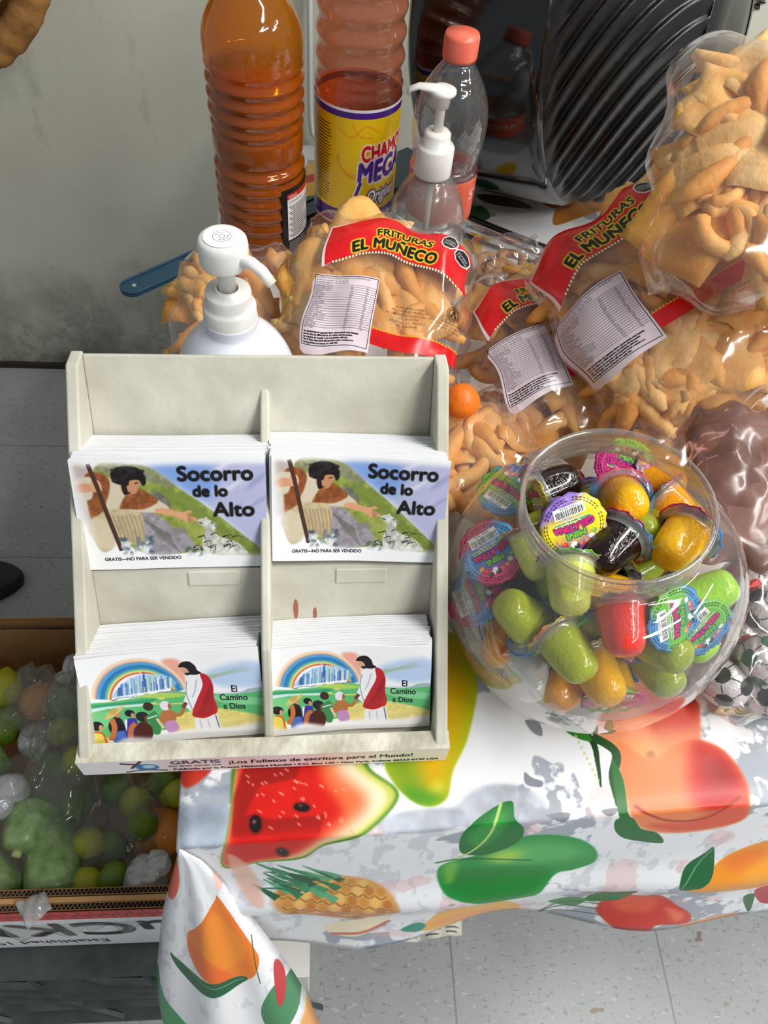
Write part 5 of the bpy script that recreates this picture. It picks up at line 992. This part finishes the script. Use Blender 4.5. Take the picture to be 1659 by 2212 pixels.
for k in range(1800):
    v = rng.uniform(-1, 1, 3)
    if v@v > .74: continue
    p = E0+v*[EA*.95, EA*.95, EC]
    if min(np.linalg.norm(p-q) for q in placed) < .0245 or len(placed) > 66: continue
    ax = nz(rng.standard_normal(3)); p = pull(p, ax); placed.append(p); cl, ld = ['yellow', 'green', 'olive', 'amber', 'red', 'lime', 'dark'][int(rng.integers(7))], int(rng.integers(5)); M_ = axis_frame(p-ax*.015, ax, roll=rng.random()*6)
    lab = cl+' jelly cup buried in the middle of the jar'
    if (cl, ld) in src: q = copy_thing(src[cl, ld], M_)
    else: q = thing('jelly_cup', lab, 'jelly cup', M=M_); cup_parts(cl, ld, q); src[cl, ld] = q
    tag(q, lab, 'jelly cup', cl+' jelly cups buried in the middle of the jar')
# ------------------------------------------------------------------ foil wrapped chocolate footballs in a clear bag
phi = (1+5**.5)/2; ICO = np.array([nz(v) for v in [(-1, phi, 0), (1, phi, 0), (-1, -phi, 0), (1, -phi, 0), (0, -1, phi), (0, 1, phi), (0, -1, -phi), (0, 1, -phi), (phi, 0, -1), (phi, 0, 1), (-phi, 0, -1), (-phi, 0, 1)]])
DOD = []
for i in range(12):
    for j in range(i+1, 12):
        for k in range(j+1, 12):
            if ICO[i]@ICO[j] > .4 and ICO[j]@ICO[k] > .4 and ICO[i]@ICO[k] > .4: DOD.append(nz(ICO[i]+ICO[j]+ICO[k]))
DOD = np.array(DOD)
import bmesh
def football(acc):
    bm = bmesh.new(); bmesh.ops.create_icosphere(bm, subdivisions=5, radius=.0185); bm.verts.ensure_lookup_table(); V = [tuple(v.co) for v in bm.verts]; Fc = [tuple(v.index for v in f.verts) for f in bm.faces]; bm.free()
    Cc = np.array([np.mean([V[i] for i in f], axis=0) for f in Fc]); Cc /= np.linalg.norm(Cc, axis=1)[:, None]; a_ = np.arccos(np.clip(Cc@ICO.T, -1, 1)); b_ = np.arccos(np.clip(Cc@DOD.T, -1, 1)); pent = a_.min(1) < .33
    sb = np.sort(b_, axis=1); seam = (~pent) & ((sb[:, 1]-sb[:, 0] < .05) | ((a_.min(1) < .355))); mi = np.where(pent, 1, np.where(seam, 2, 0))
    M_F = [mat('white_foil', 'e4e4e8', .32, .25, bump=.7, bscale=160), mat(acc[0], acc[1], .3, .2, bump=.7, bscale=160), mat('seam_grey', '55555a', .5)]
    return mesh('chocolate_football', [(x*(1+.02*math.sin(x*900+y*500)), y, z) for x, y, z in V], Fc, M_F, mi=mi)
FB = [football(('black_foil', '26272a')), football(('red_foil', 'c8242c')), football(('green_foil', '1c6a3c'))]
for k, (px, py, kind, z, lab) in enumerate(((1570, 1475, 0, .018, 'black and white football chocolate nearest the camera in its bag'), (1597, 1372, 1, .022, 'red and white football chocolate behind the black and white one'), (1652, 1425, 2, .040, 'green and white football chocolate at the right photo edge'), (1600, 1262, 1, .040, 'red and white football chocolate beside the jar wall'), (1655, 1318, 0, .045, 'black and white football chocolate in the middle of its bag'), (1662, 1500, 0, .018, 'football chocolate at the lower right photo edge'), (1650, 1215, 0, .050, 'football chocolate at the back of its bag'), (1720, 1380, 1, .02, 'football chocolate outside the right photo edge'), (1700, 1280, 2, .02, 'green football chocolate outside the right photo edge'), (1640, 1300, 0, .018, 'football chocolate under the others in its bag'))):
    o = FB[kind]
    if FB[kind].get('label'): o = FB[kind].copy(); COL.objects.link(o)
    o.location = tuple(onz(px, py, ZT+z)); o.rotation_euler = (k*1.3, k*.7+.4, k*2.1); tag(o, lab, 'chocolate', 'foil football chocolates in the clear bag')
FM = film('mauve_clear_film', 'd9c6c2', .06, .7, .10, .8, 9, haze=.16, hazecol='9a7c76', dist=.01)
bag('chocolate_bag', 'clear bag holding foil football chocolates right of the jar', 1655, 1365, .55, .115, .13, .030, .05, (0, -.45, -1), FILM_C, [], '', 11, grp='clear candy bags at the right edge', cat='candy bag')
bag('candy_bag', 'flat clear bag with dark mauve tint between the chocolate bag and the snacks', 1640, 1050, .545, .10, .125, .016, .12, (0, -.35, -1), film('dark_mauve_film', 'cfb4ae', .04, .5, .25, .3, 5, haze=.50, hazecol='8e6e66', dist=.008, det=1), [], '', 12, grp='clear candy bags at the right edge', cat='candy bag')
hp = [onz(1540, 1542, ZT+.002), onz(1672, 1552, ZT+.002), onz(1672, 1528, ZT+.010), onz(1560, 1520, ZT+.010)]; c = Cv(400, 90, 'ece6b4'); c.line([(60, 60), (110, 30), (170, 66), (260, 40), (420, 50)], 26, '1a1414'); c.line([(66, 60), (112, 36), (170, 64), (260, 42), (420, 52)], 15, 'f0b060')
o = mesh('header_card', *grid(12, 3, lambda u, v: (hp[0]*(1-u)+hp[1]*u)*(1-v)+(hp[3]*(1-u)+hp[2]*u)*v)[:2], imgmat('header_card', c.image('header_print'), .4), uv=grid(12, 3, lambda u, v: (0, 0, 0))[2]); mo = o.modifiers.new('s', 'SOLIDIFY'); mo.thickness = .0006; tag(o, 'cream and orange printed card strip under the chocolate bag', 'card')
# ------------------------------------------------------------------ crate, produce box and its contents
M_CRATE = mat('black_crate_plastic', '3c4042', .5, col2='525656', vscale=30, var=.2, bump=.3, bscale=70); ZC = .12
t = thing('crate', 'black ribbed plastic crate upside down under the produce box', 'crate', (0, 0, 0))
x0, x1 = -.62, -.13; yt, yb = .110, .066
def crate_deck():
    g = [boxg(x0, x1, .14, .62, ZC-.016, ZC-.012)]
    for k in range(14): xx = x0+.02+k*.036; g.append(boxg(xx, xx+.003, .14, .62, ZC-.012, ZC-.002))
    for k in range(12):
        xx = x0+k*.045; a = np.array([xx, .14, ZC-.006]); b = np.array([xx+.06, .22, ZC-.006]); g.append(tube([a, b], .0022, 4)); g.append(tube([np.array([xx+.06, .14, ZC-.006]), np.array([xx, .22, ZC-.006])], .0022, 4))
    return cat_geo(*g)
mesh('deck', *crate_deck(), M_CRATE, t, smooth=False)
def slope(x, k): return np.array([x, yt+(yb-yt)*k, ZC*(1-k)])
def crate_wall():
    g = []
    for k, w_ in ((.0, .020), (.30, .004), (.48, .004), (.66, .004), (.97, .007)):
        for s_ in (0,): a, b = slope(x0, k), slope(x1, k); V, Fc = boxg(a[0], b[0], a[1]-.003, a[1]+(.018 if k else .034), a[2]-w_, a[2]); g.append((V, Fc))
    for xc in (-.52, -.37, -.225, -.10):  # curved webs
        P = [slope(xc+.12*(kk**1.5), kk)+np.array([0, -.002, -.004]) for kk in np.linspace(.05, .95, 10)]; P2 = [p+np.array([-.075*(1-i/9.)-.002, 0.002, 0]) for i, p in enumerate(P)]
        V = [tuple(p) for p in P]+[tuple(p) for p in P2]+[tuple(p+np.array([0, .006, 0])) for p in P]+[tuple(p+np.array([0, .006, 0])) for p in P2]; n = 10; Fc = [(i, i+1, n+i+1, n+i) for i in range(n-1)]+[(2*n+i, 3*n+i, 3*n+i+1, 2*n+i+1) for i in range(n-1)]+[(i, 2*n+i, 2*n+i+1, i+1) for i in range(n-1)]+[(n+i, n+i+1, 3*n+i+1, 3*n+i) for i in range(n-1)]; g.append((V, Fc))
    return cat_geo(*g)
mesh('front_wall', *crate_wall(), M_CRATE, t, smooth=False); bevel(mesh('side_wall', *boxg(x1-.012, x1, .085, .62, 0, ZC), M_CRATE, t, smooth=False), .002); mesh('side_wall', *boxg(x0, x0+.012, .085, .62, 0, ZC), M_CRATE, t, smooth=False); mesh('back_wall', *boxg(x0, x1, .61, .622, 0, ZC), M_CRATE, t, smooth=False)
M_KRAFT = mat('kraft_cardboard', 'a87c4c', .85, col2='8f6638', vscale=14, var=.15); M_KDARK = mat('corrugated_core', '8a7258', .9); M_BOXP = imgmat('printed_box_face', IM_BOX, .5)
ZB = .38; bf = onz(100, 1968, ZB); bb = onz(75, 1362, ZB); yf, yk = bf[1], bb[1]; bx0, bx1 = -.62, -.085
t = thing('produce_box', 'open cardboard produce box with torn corrugated rim and upside down printing', 'box', (0, 0, 0))
def corr(p0, p1, amp=.0022, nper=60, w_=.0010, dep=.004, y=(0, 1, 0)):
    L_ = np.linalg.norm(p1-p0); n = int(L_/.0045)*4; V = []
    for i in range(n+1):
        p = p0+(p1-p0)*i/n; s_ = amp*abs(((i/4) % 1)*2-1)*2-amp
        for dz in (0, -dep): V.append((p[0], p[1]+s_-w_/2, p[2]+dz)); V.append((p[0], p[1]+s_+w_/2, p[2]+dz))
    Fc = [(4*i, 4*i+4, 4*i+5, 4*i+1) for i in range(n)]+[(4*i, 4*i+2, 4*i+6, 4*i+4) for i in range(n)]+[(4*i+1, 4*i+5, 4*i+7, 4*i+3) for i in range(n)]; return V, Fc
for yy, th in ((yf, 0), (yf+.014, 1), (yk, 0)):
    nm = 'outer_wall' if not th else 'inner_wall'
    for dy in (0, .0062): OW_ = mesh(nm, *boxg(bx0, bx1, yy+dy, yy+dy+.0009, ZC+.002, ZB), M_KRAFT, t, smooth=False)
    mesh('corrugation', *corr(np.array([bx0, yy+.0035, ZB]), np.array([bx1, yy+.0035, ZB-.0]), .0026), M_KDARK, t, smooth=False)
mesh('flap', *boxg(bx0, bx1, yf+.0075, yf+.0130, ZB-.05, ZB-.001), mat('pale_kraft', 'd0a068', .8), t, smooth=False)
mesh('side_wall', *boxg(bx1-.006, bx1, yf, yk, ZC+.002, ZB), M_KRAFT, t, smooth=False); mesh('side_wall', *boxg(bx0, bx0+.006, yf, yk, ZC+.002, ZB), M_KRAFT, t, smooth=False); mesh('box_bottom', *boxg(bx0, bx1, yf, yk, ZC, ZC+.004), M_KRAFT, t, smooth=False)
mesh('rear_flap', *cat_geo(boxg(bx0, bx1, yk+.008, yk+.009, .2, ZB+.018)), M_KRAFT, t, smooth=False)
o = mesh('printed_face', [(bx0+.15, yf-.0012, ZC+.01), (bx1, yf-.0012, ZC+.01), (bx1, yf-.0012, ZB-.001), (bx0+.15, yf-.0012, ZB-.001)], [(0, 1, 2, 3)], M_BOXP, OW_, smooth=False, uv=[(0, 0), (1, 0), (1, 1), (0, 1)]); o['label'] = 'white printed face with red brick border and upside down black letters'
# fruit
M_LIME = mat('lime_skin', '2f6a10', .35, coat=.3, col2='86961a', vscale=28, var=.25, bump=.25, bscale=380, det=1); M_LIMEY = mat('yellow_lime_skin', '9aa41c', .35, coat=.3, col2='c4c02a', vscale=20, var=.2, bump=.25, bscale=380, det=1)
M_ORG = mat('orange_skin', 'c87420', .4, coat=.2, col2='d88a34', vscale=20, var=.2, bump=.3, bscale=400); M_ZUC = mat('squash_skin', '6f9450', .4, coat=.2, col2='a4bc84', vscale=90, var=.2, bump=.15, bscale=120, det=6)
def fruit(name, r, el=1.1, nub=.12, m=M_LIME, rib=0):
    V = []; n = 26; P_ = np.linspace(.0, math.pi, 20)
    for x in P_:
        for k in range(n): a_ = 2*math.pi*k/n; rr = r*math.sin(x)*(1+rib*math.cos(5*a_)); V.append((rr*math.cos(a_)+1e-6*math.cos(a_), rr*math.sin(a_)+1e-6*math.sin(a_), r*el*math.cos(x)+r*nub*(math.exp(-(x/.22)**2)-math.exp(-((math.pi-x)/.25)**2)*.6)))
    return mesh(name, V, [(i*n+k, (i+1)*n+k, (i+1)*n+(k+1) % n, i*n+(k+1) % n) for i in range(19) for k in range(n)], m)
SRC = {'lime': fruit('lime', 1., 1.12, .14, M_LIME), 'limey': fruit('lime', 1., 1.1, .14, M_LIMEY), 'orange': fruit('orange', 1., .95, -.04, M_ORG)}; US = set()
def put_fruit(kind, px, py, z, r, lab, tilt):
    o = SRC[kind] if kind not in US else SRC[kind].copy()
    if kind in US: COL.objects.link(o)
    US.add(kind); o.location = tuple(onz(px, py, z)); o.scale = (r, r, r); o.rotation_euler = tilt; tag(o, lab, 'orange' if kind == 'orange' else 'lime', 'oranges in the produce box' if kind == 'orange' else 'limes in the produce box')
for k, (kd, px, py, z, r, lab) in enumerate((('lime', 308, 1782, .33, .0185, 'dark green lime high in the bag with the white knot'), ('limey', 190, 1822, .32, .0185, 'yellow green lime at the left of the bag with the white knot'), ('limey', 185, 1912, .33, .019, 'yellow lime at the front of the bag, touching the box wall'), ('lime', 245, 1896, .34, .016, 'bright green lime at the front of the bag with the white knot'), ('limey', 292, 1735, .31, .019, 'olive yellow lime at the back of the bag, under the display'), ('lime', 250, 1705, .31, .018, 'green lime just below the display lip'), ('lime', 240, 1830, .30, .019, 'lime in the middle of the bag with the white knot'), ('lime', 270, 1935, .31, .018, 'lime low beside the white plastic knot'), ('lime', 165, 1735, .32, .0185, 'dark green lime left of the display corner'), ('limey', 168, 1642, .34, .0175, 'yellow lime just left of the display bottom corner'), ('lime', 122, 1655, .33, .0165, 'green lime hanging lowest in its bag left of the display'), ('limey', 135, 1580, .33, .0180, 'yellowish lime halfway up beside the display side'), ('lime', 140, 1520, .33, .021, 'dull green lime behind the display side'), ('lime', 350, 1690, .31, .0185, 'lime under the right of the display lip'), ('limey', 375, 1712, .31, .017, 'yellow green lime next to the tablecloth edge'), ('limey', 8, 1490, .32, .0245, 'yellow green lime at the left photo edge'), ('lime', 10, 1570, .32, .021, 'green lime at the left photo edge'), ('orange', 87, 1518, .31, .0270, 'orange in a white knotted bag against the box back wall'), ('orange', 345, 1800, .30, .031, 'large orange between the limes and the tablecloth'), ('orange', 335, 1910, .29, .026, 'orange under the white plastic knot'), ('orange', 92, 1625, .29, .019, 'orange half hidden behind the hanging limes'))):
    put_fruit(kd, px, py, z, r, lab, (k*.9, k*1.7, k*.6))
def squash(a, b, r0, r1, lab):
    a, b = np.array(a), np.array(b); L_ = np.linalg.norm(b-a); prof = smoothprof([(.0005, 0), (r0*.5, .002), (r0*.9, r0*.35), (r0, L_*.25), ((r0+r1)/2, L_*.6), (r1, L_*.85), (r1*.7, L_*.97), (.0005, L_)], 4); M_ = axis_frame(a, b-a); t = thing('squash', lab, 'squash', M=M_, group='pale green squashes in the plastic bag')
    V, Fc = lathe(prof, 30); V = [(x*(1+.025*math.cos(6*math.atan2(y, x))), y*(1+.025*math.cos(6*math.atan2(y, x))), z) for x, y, z in V]; mesh('squash_body', V, Fc, M_ZUC, t); mesh('stem_end', *tube([(0, 0, L_-.002), (0, 0, L_+.006)], [.006, .005], 10), mat('pale_stem', 'b9bf8a', .6), t)
squash(onz(85, 1725, .33), onz(38, 1840, .34), .030, .022, 'pale green squash at the back left of the clear bag'); squash(onz(118, 1960, .34), onz(105, 1770, .31), .030, .026, 'speckled green squash at the front right of the clear bag')
squash(onz(20, 1960, .32), onz(-60, 1850, .33), .028, .024, 'green squash at the front left edge of the photo'); squash(onz(-10, 1700, .32), onz(-60, 1600, .33), .027, .022, 'dark green squash at the left photo edge')
VEG = film('thin_produce_bag', 'f2f4f0', .035, .38, .13, 1., 16, haze=.05, det=1.5, dist=.010, hazecol='e8ece6'); VEG2 = film('thin_produce_bag_white', 'f4f4f2', .10, .6, .2, 1., 14, haze=.26, dist=.014, hazecol='f0f0f2')
G_ = 'thin clear produce bags in the cardboard box'
bag('produce_bag', 'thin clear plastic bag round the pale green squashes', 75, 1815, .900, .155, .20, .034, .0, (0, -.35, -1), VEG, [], '', 21, grp=G_, cat='plastic bag', taper=.2)
bag('produce_bag', 'thin clear plastic bag of limes with a white knot', 245, 1830, .900, .115, .170, .030, .05, (0, -.35, -1), VEG, [], '', 22, grp=G_, cat='plastic bag', taper=.25)
bag('produce_bag', 'thin clear plastic bag of limes hanging left of the display', 140, 1610, .905, .078, .165, .025, .1, (0, -.35, -1), VEG, [], '', 23, grp=G_, cat='plastic bag', taper=.25)
bag('produce_bag', 'thin clear plastic bag round the orange by the box back wall', 90, 1515, .905, .080, .078, .030, .3, (0, -.35, -1), VEG, [], '', 24, grp=G_, cat='plastic bag', taper=.1)
def blob(name, pts, m, lab, cat, grp=None):
    g = []
    for (px, py, z, rx, ry, s_) in pts:
        p = onz(px, py, z); V = []; n, q = 22, 14
        for i in range(q+1):
            x = math.pi*i/q
            for k in range(n): a_ = 2*math.pi*k/n; w_ = 1+.16*fold_noise(math.cos(a_)*math.sin(x), math.cos(x)+math.sin(a_)*.4, s_); V.append((p[0]+rx*w_*math.sin(x)*math.cos(a_), p[1]+ry*w_*math.sin(x)*math.sin(a_), p[2]+min(rx, ry)*w_*math.cos(x)))
        g.append((V, [(i*n+k, (i+1)*n+k, (i+1)*n+(k+1) % n, i*n+(k+1) % n) for i in range(q) for k in range(n)]))
    return tag(mesh(name, *cat_geo(*g), m), lab, cat, grp)
WKN = film('bunched_white_plastic', 'e4e4e4', .12, .6, .25, 1., 30, haze=.55, dist=.008, hazecol='e6e6ea')
blob('bag_knot', [(312, 1905, .345, .024, .028, 1), (340, 1868, .352, .014, .016, 2), (300, 1940, .340, .016, .012, 3)], WKN, 'bunched white plastic knot beside the limes at the tablecloth', 'plastic knot')
blob('bag_knot', [(18, 1705, .365, .022, .018, 4), (8, 1730, .36, .014, .02, 5)], WKN, 'bunched white plastic knot on the squash bag at the left edge', 'plastic knot'); blob('bag_knot', [(150, 1445, .36, .009, .020, 6), (140, 1462, .36, .012, .008, 7)], WKN, 'white plastic knot sticking up beside the display side', 'plastic knot')
blob('bag_knot', [(72, 1600, .32, .018, .022, 8), (90, 1625, .315, .012, .016, 9)], WKN, 'crumpled white plastic below the orange', 'plastic knot')
tp = [onz(32, 1950, ZB+.004), onz(97, 1925, ZB+.006), onz(112, 1962, ZB+.014), onz(60, 2008, ZB+.002)]; o = mesh('bag_corner', *grid(10, 10, lambda u, v: (tp[0]*(1-u)+tp[1]*u)*(1-v)+(tp[3]*(1-u)+tp[2]*u)*v+np.array([0, 0, .006*math.sin(u*3.1)*math.sin(v*3.1)+.002*math.sin(u*14+v*9)]))[:2], film('folded_film', 'eeeeee', .10, .5, .15, .8, 14, haze=.30, dist=.01)); mo = o.modifiers.new('s', 'SOLIDIFY'); mo.thickness = .0006; tag(o, 'loose clear plastic corner hanging over the front rim of the produce box', 'plastic corner')
# ------------------------------------------------------------------ shoes at the left edge
M_SHOE = mat('dark_shoe_cloth', '24252a', .7, bump=.4, bscale=200); M_SOLE = mat('black_rubber', '141416', .6)
def shoe(px, py, yaw, lab, sole):
    t = thing('shoe', lab, 'shoe', M=frame(onz(px, py, 0), (math.cos(yaw), math.sin(yaw), 0), (-math.sin(yaw), math.cos(yaw), 0), (0, 0, 1)), group='shoes at the left edge')
    X_ = np.linspace(-.14, .14, 24); wd = lambda x: .040*(1-((x-.02)/.17)**2*.5)*math.sqrt(max(1-((abs(x)-.07)/.073)**2, 0.02) if abs(x) > .07 else 1)*(1.1 if x > 0 else .9); hg = lambda x: .05+.035*(1/(1+math.exp(x*60)))-.022*max(x-.05, 0)/.09
    V = []; n = 16
    for x in X_:
        for k in range(n): a_ = math.pi*k/(n-1); V.append((x, wd(x)*math.cos(a_)*1.0, .018+(hg(x)-.018)*math.sin(a_)**.7))
    Fc = [(i*n+k, i*n+k+1, (i+1)*n+k+1, (i+1)*n+k) for i in range(23) for k in range(n-1)]+[tuple(range(n)), tuple(23*n+k for k in range(n))[::-1]]; mesh('upper', V, Fc, M_SHOE, t)
    out = [(x, wd(x)*1.08) for x in X_]+[(x, -wd(x)*1.08) for x in X_[::-1]]; bevel(mesh('sole', *plate(out, 0, .02), sole, t, smooth=False), .003, 2)
shoe(-120, 1275, .15, 'dark shoe toe at the left photo edge, nearer one', M_SOLE); shoe(-190, 1000, .1, 'dark shoe tip with pale sole rim, farther one', mat('pale_sole', '9a9a98', .6))
# ------------------------------------------------------------------ wicker basket, upper left
M_WICK = mat('brown_wicker', '8a5c2c', .7, col2='b07c40', vscale=40, var=.2, bump=.5, bscale=120); BR = .20
ca, cb = ony(-6, 118, 1.17), ony(78, -8, 1.17); dm = nz(cb-ca); perp = nz(np.cross(dm, [0, 1, 0])); perp = perp if perp[0] < 0 else -perp; bc = (ca+cb)/2+perp*(BR-.002); t = thing('wicker_basket', 'brown wicker basket with wrapped rim hung on the wall at upper left', 'basket', bc)
ex, ez = nz([perp[0], 0, perp[2]]), nz([-perp[2], 0, perp[0]])
n = 160; P_ = [np.array(ex)*BR*math.cos(a_)+np.array(ez)*BR*math.sin(a_) for a_ in np.linspace(0, 2*math.pi, n)]
mesh('rim', *tube(P_, [.021+.0022*abs(math.sin(i*math.pi/4))+.001*math.sin(i*1.9) for i in range(n)], 16, cap=False), M_WICK, t)
V = []; nb = 96
for j, (rr, yy) in enumerate([(BR*1.0, .0), (BR*.98, .04), (BR*.92, .08), (BR*.84, .12), (BR*.6, .145), (.001, .15)]):
    for k in range(nb): a_ = 2*math.pi*k/nb; q = rr+.003*math.sin(k*math.pi/2+j*math.pi); V.append(tuple(ex*q*math.cos(a_)+ez*q*math.sin(a_)+np.array([0, yy, 0])))
mesh('woven_body', V, [(j*nb+k, j*nb+(k+1) % nb, (j+1)*nb+(k+1) % nb, (j+1)*nb+k) for j in range(5) for k in range(nb)], M_WICK, t)
o = mesh('cloth_lining', *grid(20, 12, lambda u, v: tuple(bc+ex*(-.17+.12*v)+ez*(-.10+.2*u)+np.array([0, -.02+.01*math.sin(u*20)+.01*math.sin(v*9), 0])))[:2], mat('mauve_cloth', 'a08c90', .9)); mo = o.modifiers.new('s', 'SOLIDIFY'); mo.thickness = .002; tag(o, 'mauve grey cloth lining inside the wicker basket', 'cloth')
# ------------------------------------------------------------------ under the table
a = onz(570, 2100, .0); q = onz(660, 2110, 0); t = thing('white_box', 'plain white box on the floor under the table corner', 'box', (0, 0, 0)); g0, g1 = onz(668, 2040, .22), onz(560, 2040, .22)
bevel(mesh('box_body', *boxg(g1[0]-.02, g0[0], g0[1]-.035, g0[1]+.03, 0, .24), mat('white_board', 'e4e3dc', .6), t, smooth=False), .002); mesh('lid', *boxg(g1[0]-.021, g0[0]+.001, g0[1]-.036, g0[1]+.031, .235, .243), mat('white_board_lid', 'e9e8e2', .6), t, smooth=False)
pp = [onz(820, 2000, .42), onz(1010, 1990, .42), onz(1000, 2018, .40), onz(835, 2042, .40)]; pp = [np.array(p) for p in pp]; c = Cv(500, 200, 'dcd7ca')
for k in range(14):
    for j in range(4): x = 10+j*125; c.poly([(x, 10+k*13), (x+60+rng.random()*45, 10+k*13), (x+60, 15+k*13), (x, 15+k*13)], '55504a', 0, .8, smooth=False)
o = mesh('newspaper', *grid(24, 12, lambda u, v: (pp[0]*(1-u)+pp[1]*u)*(1-v)+(pp[3]*(1-u)+pp[2]*u)*v+np.array([0, .05*(1-v), .006*math.sin(u*11)+.004*math.sin(u*23+v*8)]))[:2], imgmat('newsprint', c.image('newsprint'), .9), uv=grid(24, 12, lambda u, v: (0, 0, 0))[2]); mo = o.modifiers.new('s', 'SOLIDIFY'); mo.thickness = .001; tag(o, 'crumpled newspaper edge sticking out under the tablecloth hem', 'newspaper')
bevel(tag(mesh('cardboard_carton', *boxg(pp[0][0]+.02, pp[1][0]-.02, pp[0][1]+.06, pp[0][1]+.35, 0, .405), M_KRAFT, smooth=False), 'brown carton under the table holding the newspaper', 'box'), .002)
